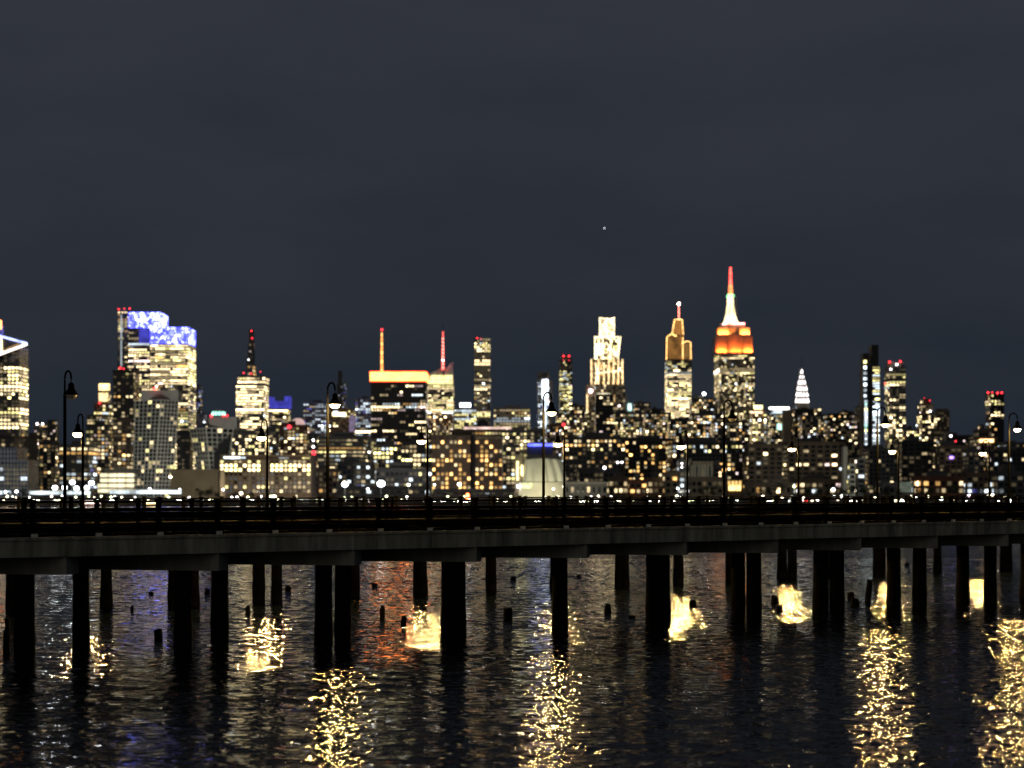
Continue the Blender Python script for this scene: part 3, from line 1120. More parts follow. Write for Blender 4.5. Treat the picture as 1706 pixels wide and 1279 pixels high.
# 14 golden stepped tower wrapped in light strings
D = 2900
r = empty('golden_tower', (PX(1011, D), D + 25, GROUND), 'golden stepped tower wrapped in glowing strings of light', 'building')
gt = [(976, 1043, 640), (983, 1040, 598), (990, 1031, 560), (998, 1024, 528)]
wmm = MB()
fcx = Facade()
zprev = GROUND
rg = random.Random(2)
for i, (a, b, yt) in enumerate(gt):
    wmm.box(PX(a + 1.5, D), PX(b - 1.5, D), D + i * 4, D + 50 - i * 4, zprev, PZ(yt, D))
    face_windows(fcx, Vector((PX(a + 1.5, D), D + i * 4, 0)), Vector((1, 0, 0)), PX(b, D) - PX(a, D) - 3, zprev, PZ(yt, D), D, Vector((0, -1, 0)), 'resi', (.25, .35, .75, .96)[i], 0,
                 ('dimmix', 'amber', 'bright', 'bright')[i], 3.8, 4.2, (.8, .7), rg, None, .5)
    zprev = PZ(yt, D)
wmm.build('wall', WALL['tan'], r)
fcx.build(r)
STR = mat_glow('gold_light_string', (1, .70, .34), 2.6, .6, .3)
STRW = mat_glow('pale_light_string', (1, .80, .48), 3.0, .4, .3)
for (x, y0, y1, dd) in [(978, 657, 688, 0), (985, 598, 652, 4), (997, 598, 650, 3), (1006, 604, 648, 3), (1014, 590, 650, 3), (1022, 595, 648, 3), (1030, 600, 652, 3), (1037, 598, 664, 4),
                        (991, 560, 600, 7), (1030, 560, 600, 7), (999, 530, 560, 11), (1011, 533, 558, 11), (1023, 528, 560, 11), (1004, 560, 600, 7), (1017, 562, 600, 7)]:
    tube_part(r, 'light_string', [P(x, y1, D + dd - 2), P(x + .3, (y0 + y1) / 2, D + dd - 2.2), P(x, y0, D + dd - 2)], 0.95, STR if y0 > 570 else STRW)
for (x0, y0, x1, y1, dd) in [(998, 529, 1024, 533, 11), (990, 561, 1031, 561, 7), (990, 622, 1034, 617, 2), (992, 604, 997, 640, 3), (1000, 540, 1020, 556, 11), (1012, 536, 1003, 552, 11),
                             (995, 590, 1010, 570, 7), (1010, 570, 1026, 592, 7), (990, 650, 997, 610, 3), (972, 694, 979, 684, 0), (1034, 560, 1030, 595, 7)]:
    tube_part(r, 'light_string', [P(x0, y0, D + dd - 2.4), P(x1, y1, D + dd - 2.4)], 0.8, STRW)
part_box(r, 'lit_panel', 993, 1002, 572, 590, D, 1, mat_glow('white_panel', (1, .9, .66), 4, .4, .1), 6)
m = MB()
m.ball(P(984, 651, D - 2), 3.2)
m.build('beacon', mat_glow('pink_beacon', (1, .6, .6), 12, 0), r)
D = 2050
r = building('dark_tower', 'dark tower with slanting lit windows before the golden stepped tower', 991, 1022, 658, D, 'black', 'resi', .22, 0, 'sparse', bulk=False, dim=0.02, bay=3.8)
m = MB()
m.lathe((PX(1006, D), D + 10, PZ(658, D)), [(10.5, 0), (9.5, 1.6), (6, 2.6)], 16)
m.build('lit_roof_dome', mat_glow('pale_roof_glow', (1, .9, .6), 1.3, .2), r)
D = 3300
r = empty('sail_tower', (PX(1050, D), D, GROUND), 'curved glass sail shaped tower right of the golden stepped tower', 'building')
m = MB()
for i in range(8):
    t0, t1 = i / 8, (i + 1) / 8
    def pr(t):
        return 1043 + 16 * t ** 1.6, 652 + 36 * t
    (xa, ya), (xb, yb2) = pr(t0), pr(t1)
    m.hexa([P(1042, yb2, D), P(xb, yb2, D), P(xb, yb2, D + 20), P(1042, yb2, D + 20)], [P(1042, ya, D), P(xa, ya, D), P(xa, ya, D + 20), P(1042, ya, D + 20)])
m.box(PX(1042, D), PX(1059, D), D, D + 20, GROUND, PZ(688, D))
m.build('glass_wall', WALL['pale'], r)
part_box(r, 'lit_panel', 1046, 1052, 672, 684, D, 1, mat_glow('teal_panel', (.6, .95, .9), 1.6, .5, .1), -1)

# 15 amber topped skyscraper
D = 3750
r = building('spired_skyscraper', 'tapered skyscraper with amber top and lit red spire', 1108, 1152, 600, D, 'glass', 'office', .7, .45, 'bright', bay=4, floor=4.6, bulk=False, parapet=False,
             bands=[(618, 624, 'office', 1, 1, 'cool'), (600, 616, 'office', .45, .1, 'green')])
AMBW = mat_surface('amber_lit_terracotta', (.16, .12, .08), .7, .2, .1)
taper(r, 'crown', [(1110, 1139, 600), (1111, 1139, 558)], D, AMBW, 14)
taper(r, 'crown', [(1138, 1152, 600), (1138.5, 1151, 570)], D, AMBW, 12)
taper(r, 'crown', [(1119, 1139, 558), (1123, 1137.5, 545), (1124, 1136.5, 531)], D, AMBW, 16)
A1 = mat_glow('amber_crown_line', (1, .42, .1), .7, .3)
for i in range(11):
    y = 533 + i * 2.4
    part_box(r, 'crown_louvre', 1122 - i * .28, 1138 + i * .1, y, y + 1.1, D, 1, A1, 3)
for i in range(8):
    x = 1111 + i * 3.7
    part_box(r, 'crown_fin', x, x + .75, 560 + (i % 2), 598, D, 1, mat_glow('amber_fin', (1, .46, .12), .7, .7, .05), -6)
for i in range(5):
    x = 1139.5 + i * 2.4
    part_box(r, 'crown_fin', x, x + .6, 572, 598, D, 1, glow('A1'), -1.5)
tube_part(r, 'crown_light_strip', [P(1111, 561, D - 7), P(1119, 556, D - 7), P(1127, 560, D - 7)], 1.0, glow('A3'))
tube_part(r, 'crown_light_strip', [P(1136, 572, D - 7), P(1144, 568, D - 7), P(1151, 570, D - 7)], 0.9, glow('A3'))
for xa, ya, xb, yb_, dd in ((1111, 562, 1110.3, 599, -7), (1137.6, 562, 1137.6, 598, -7), (1150.6, 571, 1151.2, 598, -3), (1124, 532, 1119.6, 557, 1), (1136.4, 532, 1138.4, 557, 1), (1124, 532, 1136.4, 532, 3)):
    tube_part(r, 'crown_light_strip', [P(xa, ya, D + dd), P(xb, yb_, D + dd)], 0.7, glow('A3'))
tube_part(r, 'spire', [P(1131, 532, D + 8), P(1131, 503, D + 8)], 1.2, mat_glow('red_spire_tube', (1, .2, .14), 5, .3, .3))
m = MB()
m.ball(P(1131, 506, D + 7), 3.2)
m.build('beacon', mat_glow('peach_beacon', (1, .72, .55), 16, 0), r)

# 16 the red and gold crowned tower
D = 3300
LIME = mat_surface('floodlit_limestone', (.5, .44, .36), .85, .15, .1)
r = building('art_deco_skyscraper', 'tallest art deco skyscraper with floodlit red and gold crown and mast', 1190, 1257, 590, D, 'tan', 'resi', .38, .1, 'office', bay=3.2, floor=4.0, bulk=False,
             parapet=False, depth=80, bands=[(588, 598, 'office', .8, .5, 'bright'), (614, 622, 'office', .8, .6, 'office'), (640, 648, 'resi', .75, .5, 'office'), (598, 612, 'resi', .22, 0, 'office')])
m = MB()
for x0, x1, y0, y1, dy in [(1193, 1213, 559, 590, 9), (1238, 1255, 559, 590, 9), (1213, 1238, 556, 590, 17),
                           (1197, 1216, 544, 559, 18), (1234, 1251, 544, 559, 18), (1216, 1234, 543, 556, 24), (1203, 1244, 536, 544, 30)]:
    m.box(PX(x0, D), PX(x1, D), D + dy, D + 60, PZ(y1, D), PZ(y0, D))
for i in range(5):                       # upright stone ribs of the two shoulders
    for xs in (1194.5 + i * 4.1, 1239.5 + i * 3.4):
        m.box(PX(xs, D), PX(xs + 1.3, D), D + 8.2, D + 9.1, PZ(589, D), PZ(560, D))
for i in range(4):
    m.box(PX(1215 + i * 6.2, D), PX(1217 + i * 6.2, D), D + 16.2, D + 17.1, PZ(589, D), PZ(557, D))
m.build('crown', LIME, r)
rgb_o, rgb_r, rgb_w = (1, .15, .02), (1, .22, .08), (1, .9, .62)
for x in (1197, 1203, 1209, 1242, 1247, 1252):
    spot_up('floodlight', P(x, 586.5, D + 4.5), 36000, rgb_o, r)
for x in (1219, 1226, 1233):
    spot_up('floodlight', P(x, 586.5, D + 11.5), 24000, rgb_o, r)
for x in (1200, 1207, 1213, 1237, 1242, 1248):
    spot_up('floodlight', P(x, 556.5, D + 13.5), 28000, (1, .27, .05), r)
for x in (1208, 1216, 1224, 1232, 1240):
    spot_up('floodlight', P(x, 541.5, D + 26), 6000, (1, .2, .12), r)
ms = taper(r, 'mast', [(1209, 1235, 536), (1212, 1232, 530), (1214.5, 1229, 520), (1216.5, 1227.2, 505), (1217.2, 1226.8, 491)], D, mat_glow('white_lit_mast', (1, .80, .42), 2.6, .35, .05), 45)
for x in (1216, 1221.8, 1227.6):
    tube_part(r, 'mast_fin', [P(x, 532, D + 22), P(1221.8 + (x - 1221.8) * .75, 492, D + 34)], 0.6, LIME)
taper(r, 'mast_ring', [(1216, 1228, 490.8), (1217, 1227, 486)], D, mat_glow('green_ring', (.3, 1, .35), 3, .3), 45)
taper(r, 'antenna', [(1218.6, 1225.6, 486), (1219.2, 1224.8, 470)], D, mat_glow('antenna_orange', (1, .25, .08), 2.6, .3, .1), 45)
taper(r, 'antenna', [(1219.6, 1224.4, 470), (1220.6, 1223.4, 440)], D, mat_glow('antenna_red', (1, .07, .05), 5, .3, .1), 45)
tube_part(r, 'crown_light_strip', [P(1204, 540, D + 28), P(1213, 537, D + 28)], 1.2, mat_glow('pink_strip', (1, .5, .45), 8, .2))
tube_part(r, 'crown_light_strip', [P(1219, 538.6, D + 28), P(1241, 538.6, D + 28)], 1.2, mat_glow('pink_strip', (1, .35, .3), 8, .2))

# 17 small white pointed crown
D = 4100
r = building('pointed_crown_tower', 'tower with brilliant white pointed crown and needle', 1321, 1352, 681, D, 'pale', 'resi', .12, 0, 'cool', bulk=False, tiers=[(1324, 1349, 671)], dim=.5)
cr = [(1324.5, 1348.5, 671), (1325.5, 1347.5, 660), (1327.5, 1345.5, 650), (1329.5, 1343, 640), (1331.5, 1340.5, 630), (1333.3, 1338.6, 622), (1335, 1336.8, 612)]
taper(r, 'crown', cr, D, mat_surface('steel_crown', (.6, .6, .62), .35, .2, .2, metallic=.6), 20)
m = MB()
for (a0, a1, ya), (b0, b1, yb2) in zip(cr[:-1], cr[1:]):
    n = max(1, int(round((a1 - a0) / 5)))
    hw = (PX(a1, D) - PX(a0, D)) / 2
    for i in range(n):
        x0 = a0 + (a1 - a0) * (i + .16) / n
        x1 = a0 + (a1 - a0) * (i + .84) / n
        xm = (x0 + x1) / 2
        m.tri(P(x0, ya - .8, D + 20 - hw - 2), P(x1, ya - .8, D + 20 - hw - 2), P(xm, yb2 + 2.2, D + 20 - hw - 1.6))
m.build('crown_windows', mat_glow('white_crown_window', (1, .90, .84), 5, .3, .1), r)
tube_part(r, 'needle', [P(1335.9, 613, D + 20), P(1335.9, 596, D + 20)], .5, GALV)

# 18 slim two-strip tower and its red topped neighbour
D = 2300
r = empty('two_strip_tower', (PX(1451, D), D + 10, GROUND), 'slim dark tower with two bright vertical strips of windows', 'building')
m = MB()
m.box(PX(1438, D), PX(1466, D), D, D + 24, GROUND, PZ(609, D))
m.box(PX(1439, D), PX(1448, D), D + 1, D + 22, PZ(609, D), PZ(588, D))
m.box(PX(1453, D), PX(1464, D), D + 1, D + 22, PZ(609, D), PZ(574, D))
m.build('wall', WALL['black'], r)
fcx = Facade()
rg = random.Random(4)
face_windows(fcx, Vector((PX(1438, D), D, 0)), Vector((1, 0, 0)), PX(1444.5, D) - PX(1438, D), PZ(664, D), PZ(598, D), D, Vector((0, -1, 0)), 'office', .9, .85, 'coolbright', 5, 7.2, (.9, .5), rg)
face_windows(fcx, Vector((PX(1440, D), D, 0)), Vector((1, 0, 0)), PX(1445.5, D) - PX(1440, D), PZ(742, D), PZ(666, D), D, Vector((0, -1, 0)), 'office', 1, 1, 'coolbright', 5, 3.4, (.9, .6), rg)
face_windows(fcx, Vector((PX(1454, D), D, 0)), Vector((1, 0, 0)), PX(1465.5, D) - PX(1454, D), PZ(745, D), PZ(610, D), D, Vector((0, -1, 0)), 'office', .8, .75, 'coolbright', 3, 3.4, (.95, .55), rg, [(608, 652, 'office', .95, .95, 'green')])
fcx.build(r)
D = 2500
building('red_topped_tower', 'tower with three red roof lights right of the slim two-strip tower', 1474, 1509, 612, D, 'grey', 'office', .3, .12, 'office', bulk=False, tiers=[(1478, 1507, 604)],
         beacons=[(1482, 603, 'r', 2.6), (1500, 602, 'r', 2.4), (1494, 607, 'w', 2.2), (1475, 639, 'r', 2.2), (1484, 615, 'w', 2)], bay=4,
         bands=[(604, 622, 'resi', .1, 0, 'sparse'), (636, 644, 'office', .8, .5, 'bright'), (690, 730, 'resi', .4, .1, 'bright')])
D = 2400
building('stepped_tower', 'stepped brick tower with gold windows and a red arc on top at right', 1527, 1566, 690, D, 'brown', 'resi', .42, .1, 'bright', bulk=False,
         tiers=[(1531, 1556, 673), (1535, 1551, 663)], beacons=[(1549, 667, 's', 1.8), (1540, 663, 's', 1.2), (1550, 685, 'w', 2)], bay=4)
building('round_cornered_block', 'plain dark block behind the stepped brick tower at right', 1557, 1582, 685, 2600, 'brown', 'resi', .04, 0, 'dimmix', tiers=[(1559, 1580, 682)], bulk=False)
D = 2300
building('dark_tower', 'dark tower with four red roof lights near the right edge', 1642, 1673, 655, D, 'black', 'resi', .1, .02, 'sparse', bulk=False, dim=.03, bay=3.8,
         beacons=[(1646, 654, 'r', 2.3), (1653, 653.5, 's', 2.2), (1662, 654.5, 'r', 2.4), (1669, 654, 'r', 2.2)], bands=[(668, 674, 'office', .7, .5, 'office'), (690, 696, 'office', .5, .3, 'bright')])
D = 1950
r = building('stepped_block', 'stepped block with an amber lit floor left of the four-light dark tower', 1615, 1662, 730, D, 'brown', 'resi', .2, 0, 'resi', tiers=[(1624, 1654, 716), (1630, 1642, 706)], bulk=False)
part_box(r, 'lit_floor', 1632, 1655, 731.5, 736.5, D, 1, mat_glow('amber_floor', (1, .6, .25), 3.5, .5, .2), -1)

# ------------------------------------------------------------------ mid-rise city, back to front
# (name, label, x0, x1, ytop, D, wall, style, p, pband, palette, extra)
MID = [
    ('office_block', 'block with twin white roof lamps left of the first gooseneck lamp', 57, 81, 706, 2500, 'dark', 'resi', .2, .05, 'sparse', dict(beacons=[(62, 706, 'w', 2.2), (71, 706, 'w', 2.2)])),
    ('dark_block', 'plain dark block with sloping shoulder left of the first gooseneck lamp', 79, 98, 701, 2450, 'black', 'resi', .08, 0, 'sparse', dict(tiers=[(81, 94, 699)], dim=.02)),
    ('brick_block', 'dark brown block right of the sky deck tower', 36, 72, 728, 1750, 'brown', 'resi', .12, 0, 'sparse', dict(dim=.1)),
    ('apartment_block', 'apartment block with scattered lights left of the first lamp post foot', 66, 100, 738, 1700, 'dark', 'resi', .33, 0, 'resi', {}),
    ('glass_office', 'low glass office with bright amber top floor behind the first lamp post', 98, 162, 742, 1620, 'glass', 'office', .25, .1, 'cool', dict(bands=[(742, 756, 'office', 1, 1, 'amber')], bay=5)),
    ('apartment_block', 'apartment block full of small lights under the stepped gold hotel', 143, 192, 708, 1780, 'dark', 'resi', .42, 0, 'resi', {}),
    ('apartment_block', 'apartment block full of small lights under the dark red-topped apartment tower', 188, 226, 700, 1650, 'brown', 'resi', .4, 0, 'resi', {}),
    ('office_block', 'grey block with teal lit roof dome behind the second gridded tower', 345, 392, 697, 3000, 'grey', 'resi', .1, 0, 'office', dict(beacons=[(352, 693, 'r', 2.3), (372, 692, 's', 2), (379, 692, 's', 2.2)], bulk=False)),
    ('slab_block', 'dim slab with few lights between the blue crowned tower and the teal dome', 324, 346, 690, 3100, 'blue', 'resi', .15, 0, 'cool', {}),
    ('thin_tower', 'thin dim tower right behind the blue crowned tower', 324, 337, 643, 3600, 'dark', 'resi', .14, 0, 'cool', {}),
    ('old_block', 'dark old block between the two gridded twisting towers', 294, 322, 722, 1650, 'black', 'resi', .06, 0, 'dimmix', dict(tiers=[(296, 317, 718)])),
    ('apartment_block', 'block with scattered lights below the banded office tower', 386, 450, 722, 1900, 'grey', 'resi', .45, .1, 'bright', {}),
    ('brick_block', 'reddish brown block with large red lamp on the roof', 466, 518, 709, 2000, 'brick', 'resi', .4, .1, 'office', dict(beacons=[(482, 711, 's', 5)], bay=4.5)),
    ('grey_tower', 'plain grey tower strip left of the reddish brown block', 444, 468, 712, 2150, 'grey', 'resi', .2, 0, 'office', {}),
    ('apartment_block', 'narrow block with white lamps stacked above a red sign', 514, 532, 724, 1850, 'dark', 'resi', .3, 0, 'sparse', dict(beacons=[(522, 733, 'w', 2.2), (522, 744, 'w', 2.4)])),
    ('office_block', 'wide low office with fine horizontal bands behind the second lamp post', 530, 612, 728, 1620, 'dark', 'office', .28, .15, 'office', dict(bay=5, floor=3.6, fill=(.9, .4), dim=.8)),
    ('white_block', 'small pale lit building at the left foot of the black tower', 606, 626, 733, 1800, 'pale', 'resi', .35, 0, 'office', dict(beacons=[(615, 753, 'w', 2)])),
    ('office_block', 'mixed block with a long bright floor below the black tower, left part', 622, 672, 742, 1600, 'dark', 'office', .3, .1, 'green', {}),
    ('office_block', 'mixed block with two long bright floors below the black tower, right part', 668, 724, 738, 1550, 'dark', 'office', .3, .08, 'office', dict(bands=[(764, 772, 'office', 1, 1, 'bright'), (797, 803, 'office', 1, 1, 'bright')])),
    ('office_block', 'low green lit block with bright white roof lamp by the pencil tower', 757, 794, 681, 3050, 'grey', 'office', .7, .5, 'green', dict(bulk=False, bay=4)),
    ('office_block', 'square gridded block right of the slender banded pencil tower', 822, 883, 680, 2800, 'grey', 'office', .5, .35, 'office', dict(bay=4.5, floor=4.2, dim=.9, bands=[(694, 706, 'office', .8, .8, 'cool'), (683, 693, 'office', .5, .2, 'office')])),
    ('long_block', 'long flat block with dim pink lit roof edge and small dark dome', 748, 852, 717, 1950, 'brown', 'office', .4, .2, 'office', dict(bulk=False)),
    ('office_block', 'block crowded with lights right of the pink edged long block', 836, 890, 718, 1800, 'grey', 'resi', .45, .05, 'office', {}),
    ('apartment_block', 'dim block at the foot of the slim bluish white strip tower', 876, 934, 716, 2300, 'grey', 'resi', .25, .05, 'cool', {}),
    ('apartment_block', 'block with lights between the dark red-topped tower and golden tower', 926, 982, 690, 2600, 'dark', 'resi', .4, .08, 'office', dict(tiers=[(948, 974, 676)])),
    ('brick_block', 'low brown block in front of the dark red-topped tower', 910, 960, 708, 2150, 'brown', 'resi', .35, .05, 'sparse', dict(beacons=[(939, 707, 's', 4)])),
    ('apartment_block', 'block with bright lit windows at the right foot of the golden tower', 1018, 1064, 688, 2450, 'dark', 'resi', .4, .1, 'office', {}),
    ('apartment_block', 'dark block with scattered windows left of the amber topped skyscraper', 1056, 1084, 671, 2900, 'dark', 'resi', .2, 0, 'sparse', {}),
    ('apartment_block', 'stepped block with many windows left below the amber topped skyscraper', 1072, 1118, 688, 2400, 'black', 'resi', .38, .06, 'resi', dict(tiers=[(1084, 1106, 682)])),
    ('office_block', 'dark block with pink white beacon between the two tall skyscrapers', 1148, 1196, 664, 2800, 'dark', 'resi', .3, .05, 'sparse', dict(beacons=[(1173, 656, 'w', 4)], tiers=[(1155, 1172, 660)])),
    ('apartment_block', 'block with many warm windows below the amber topped skyscraper', 1112, 1160, 700, 2150, 'black', 'resi', .42, .05, 'resi', {}),
    ('apartment_block', 'block with many lit windows left of the art deco skyscraper foot', 1156, 1206, 690, 2250, 'dark', 'resi', .42, .08, 'sparse', {}),
    ('office_block', 'block with pink lit rows below the art deco skyscraper', 1184, 1246, 702, 2100, 'dark', 'resi', .36, .14, 'sparse', dict(tiers=[(1190, 1232, 697)])),
    ('sign_block', 'tan block with yellow roof signs right of the art deco skyscraper', 1250, 1277, 684, 2600, 'tan', 'resi', .4, 0, 'office', dict(bulk=False, bay=3.6)),
    ('slanted_roof_block', 'block with bright slanting white roof light near the white pointed crown', 1279, 1318, 690, 2900, 'glass', 'resi', .3, .05, 'office', dict(bulk=False)),
    ('grey_slab', 'plain grey slab right below the slanting white roof light', 1303, 1322, 684, 2500, 'tan', 'none', 0, 0, 'office', dict(bulk=False)),
    ('dark_slab', 'black slab below the white pointed crown', 1318, 1358, 682, 2450, 'black', 'resi', .06, 0, 'sparse', dict(dim=.02)),
    ('apartment_block', 'dark apartment block right of the white pointed crown', 1330, 1372, 692, 2350, 'dark', 'resi', .24, 0, 'sparse', dict(tiers=[(1358, 1370, 678)])),
    ('apartment_block', 'dark block topped by two tall amber windows left of the two-strip tower', 1368, 1428, 690, 2400, 'black', 'resi', .2, 0, 'sparse', dict(tiers=[(1396, 1424, 686)])),
    ('apartment_block', 'dim thin block between amber windowed block and the two-strip tower', 1424, 1441, 678, 2700, 'dark', 'resi', .06, 0, 'cool', {}),
    ('apartment_block', 'dark block with warm windows right of the red-topped tower', 1504, 1532, 716, 2350, 'dark', 'resi', .35, 0, 'bright', {}),
    ('apartment_block', 'low dark block with white lamp right of the stepped brick tower', 1562, 1622, 726, 2300, 'black', 'resi', .1, 0, 'sparse', dict(beacons=[(1584, 726, 'w', 2.5), (1592, 735, 's', 2.3)], dim=.05)),
    ('apartment_block', 'block with white lights right of the four-light dark tower', 1660, 1720, 738, 2000, 'dark', 'resi', .26, 0, 'sparse', {}),
    # second row, lower
    ('office_block', 'wide block with two rows of bright windows right of the pale fluted building', 938, 1042, 729, 1560, 'dark', 'resi', .1, 0, 'dimmix', dict(bay=3.8, floor=3.6, fill=(.6, .5), bands=[(734, 742, 'resi', .85, 0, 'amber'), (742, 750, 'resi', .5, 0, 'bright')], dim=.4)),
    ('office_block', 'wide dark block with scattered rows of lights below the amber topped skyscraper', 1036, 1122, 732, 1600, 'black', 'resi', .3, .08, 'amber', dict(bay=3.3, floor=3.5, dim=.1)),
    ('office_block', 'wide block with yellow white window rows below the art deco skyscraper', 1110, 1244, 738, 1500, 'black', 'resi', .16, .06, 'sparse', dict(bay=3.3, floor=3.5, dim=.1, bands=[(738, 746, 'resi', .8, 0, 'office'), (746, 752, 'resi', .5, 0, 'office')])),
    ('brick_block', 'dark loft block right of the yellow windowed wide block', 1238, 1304, 742, 1450, 'brown', 'resi', .09, 0, 'sparse', dict(dim=.15, bay=5)),
    ('wide_block', 'huge dark blank block under the white pointed crown', 1296, 1408, 738, 1480, 'brown', 'resi', .05, 0, 'sparse', dict(dim=.04, bay=6, bands=[(768, 776, 'resi', .55, 0, 'sparse'), (776, 800, 'resi', .14, 0, 'sparse')])),
    ('pale_slab', 'tall pale grey slab standing out below the amber windows', 1402, 1412, 744, 1420, 'pale', 'none', 0, 0, 'office', dict(bulk=False, depth=20)),
    ('pale_block', 'pale block with dark windows right of the pale slab', 1411, 1425, 772, 1400, 'pale', 'resi', .1, 0, 'green', dict(bulk=False, bay=3.6, dim=0)),
    ('brick_block', 'grey green block just right of the pale windowed block', 1424, 1441, 762, 1440, 'grey', 'resi', .2, 0, 'green', dict(bulk=False)),
    ('brick_block', 'dark block at the foot of the two-strip tower', 1436, 1496, 748, 1550, 'dark', 'resi', .14, 0, 'sparse', dict(dim=.08)),
    ('warehouse', 'broad dark warehouse block with faint rows right of the tall lit lamp', 1488, 1556, 736, 1600, 'black', 'resi', .06, 0, 'dimmix', dict(bay=5, dim=.2)),
    ('warehouse', 'dark warehouse with a violet light, below the stepped brick tower', 1550, 1612, 744, 1560, 'brown', 'resi', .12, 0, 'dimmix', dict(bay=5, dim=.2)),
    ('apartment_block', 'dark gridded block below the stepped amber floor block', 1604, 1640, 750, 1500, 'dark', 'resi', .07, 0, 'dimmix', dict(bay=4.5, dim=.6)),
    ('apartment_block', 'block with scattered warm windows below the four-light dark tower', 1634, 1716, 752, 1520, 'black', 'resi', .2, 0, 'sparse', dict(dim=.1)),
    ('brick_block', 'low block with lit windows between the fluted building and the amber flats', 836, 866, 742, 1500, 'grey', 'resi', .4, 0, 'office', {}),
    ('office_block', 'low dim block with few lamps in front of the banded low office', 516, 566, 782, 1380, 'brown', 'resi', .14, 0, 'dimmix', dict(bands=[(792, 798, 'resi', .7, 0, 'amber')])),
    ('office_block', 'low dim block behind the two brightest white street lamps', 562, 630, 772, 1400, 'glass', 'resi', .16, 0, 'cool', {}),
    ('office_block', 'low dim block with small lamps left of the amber flats', 626, 724, 782, 1320, 'dark', 'resi', .16, .05, 'green', {}),
    # waterfront row
    ('warehouse', 'low waterfront shed with small lamps left of the amber flats', 560, 716, 812, 1080, 'grey', 'resi', .12, 0, 'cool', dict(floor=4.4, bulk=False)),
    ('pier_shed', 'low waterfront shed with red neon light beside it', 724, 858, 817, 1060, 'grey', 'resi', .14, 0, 'cool', dict(floor=4.4, bulk=False)),
    ('townhouse', 'waterfront block with many tiny coloured windows right of the long facade', 1012, 1046, 797, 1180, 'brown', 'resi', .5, 0, 'office', dict(bay=3, floor=3.3, tank=True)),
    ('townhouse', 'small red brick waterfront block with tiny windows', 1046, 1078, 801, 1170, 'brick', 'resi', .35, 0, 'amber', dict(bay=3, floor=3.3)),
    ('townhouse', 'tan waterfront block with an amber lit window high up', 1104, 1130, 789, 1200, 'tan', 'resi', .3, 0, 'amber', dict(bay=3.4, floor=3.6, tank=True)),
    ('townhouse', 'low brick waterfront block left of the tan one', 1076, 1106, 798, 1210, 'brown', 'resi', .3, 0, 'resi', dict(bay=3.2, floor=3.4)),
    ('townhouse', 'thin block with blue white lamps right of the tan waterfront block', 1128, 1150, 764, 1260, 'dark', 'resi', .3, 0, 'cool', dict(beacons=[(1136, 772, 'w', 1.8), (1136, 778, 'w', 1.8)])),
    ('town_hall', 'pale grey columned facade on the waterfront below the art deco skyscraper', 1150, 1188, 771, 1280, 'tan', 'resi', .06, 0, 'dimmix', dict(bay=4.6, floor=8, fill=(.5, .8), bulk=False)),
    ('pier_shed', 'long low banded shed in front of the columned facade', 1146, 1204, 797, 1150, 'tan', 'resi', .08, 0, 'dimmix', dict(bay=3.2, floor=3.2, bulk=False)),
    ('warehouse', 'dark block with vertical orange lamps left of the golden entrance', 1184, 1212, 776, 1300, 'black', 'resi', .14, 0, 'amber', dict(dim=.1)),
    ('pier_shed', 'long low pale banded pier building right of the golden entrance', 1240, 1318, 806, 1060, 'tan', 'resi', .1, 0, 'dimmix', dict(bay=3, floor=3.4, fill=(.6, .6), bulk=False)),
    ('townhouse', 'low grey block with square lit panel left of the right brick warehouse', 1458, 1522, 806, 1120, 'grey', 'resi', .12, 0, 'cool', dict(bulk=False)),
    ('brick_warehouse', 'brick warehouse with a grid of small warm windows at right', 1518, 1606, 796, 1130, 'brick', 'resi', .42, 0, 'amber', dict(bay=3.4, floor=3.2, tank=True)),
    ('townhouse', 'block with bunched pale lamps right of the right brick warehouse', 1598, 1648, 790, 1160, 'brown', 'resi', .22, 0, 'cool', dict(bay=3.6)),
    ('townhouse', 'low block with white windows at the lower right edge', 1642, 1716, 788, 1150, 'dark', 'resi', .22, 0, 'cool', dict(bay=3.8)),
    ('townhouse', 'low dark waterfront block below the huge blank block', 1318, 1402, 800, 1180, 'brown', 'resi', .2, 0, 'sparse', dict(bay=4)),
]
for nm, lb, x0, x1, yt, D, wl_, st, p, pb, pal, ex in MID:
    building(nm, lb, x0, x1, yt, D, wl_, st, min(.6, p * 1.25), pb, pal, **ex)


def extra(label, fn):
    fn(REG[label])


rt = REG['grey block with teal lit roof dome behind the second gridded tower']
m = MB()
c = P(363, 692, 3010)
m.lathe((c.x, c.y + 8, c.z), [(11, 0), (10.5, 4), (8.5, 8), (5, 11), (1, 12.5)], 14)
dm = m.build('roof_dome', WALL['pale'], rt)
for i in range(6):
    a = -math.pi * (i + .5) / 6
    m = MB()
    m.box(-1.6, 1.6, -.4, .4, 0, 6)
    o = m.build('lit_arch', mat_glow('teal_arch', (.4, 1, .8), 2.6, .3) if i == 0 else bpy.data.materials['teal_arch'], None)
    o.location = (c.x + 11.3 * math.cos(a), c.y + 8 + 11.3 * math.sin(a), c.z + .5)
    o.rotation_euler = (0, 0, a + math.pi / 2)
    child_of(o, rt)
rt = REG['reddish brown block with large red lamp on the roof']
m = MB()
c = P(495, 708, 2010)
m.lathe((c.x, c.y + 8, c.z), [(8, 0), (8, 3), (6.5, 6), (3, 8)], 12)
m.build('roof_dome', mat_glow('pinkish_dome', (1, .66, .6), .6, .3), rt)
rt = REG['narrow block with white lamps stacked above a red sign']
part_box(rt, 'red_sign', 520, 525.5, 751, 767, 1850, 1, REDSOFT, -1.2)
rt = REG['low green lit block with bright white roof lamp by the pencil tower']
part_box(rt, 'roof_light', 766, 784, 671, 677.5, 3050, 6, mat_glow('white_roof_light', (.95, .95, 1), 6, .3), 4)
m = MB()
m.box(PX(774, 3050), PX(776, 3050), 3056, 3058, PZ(682, 3050), PZ(677, 3050))
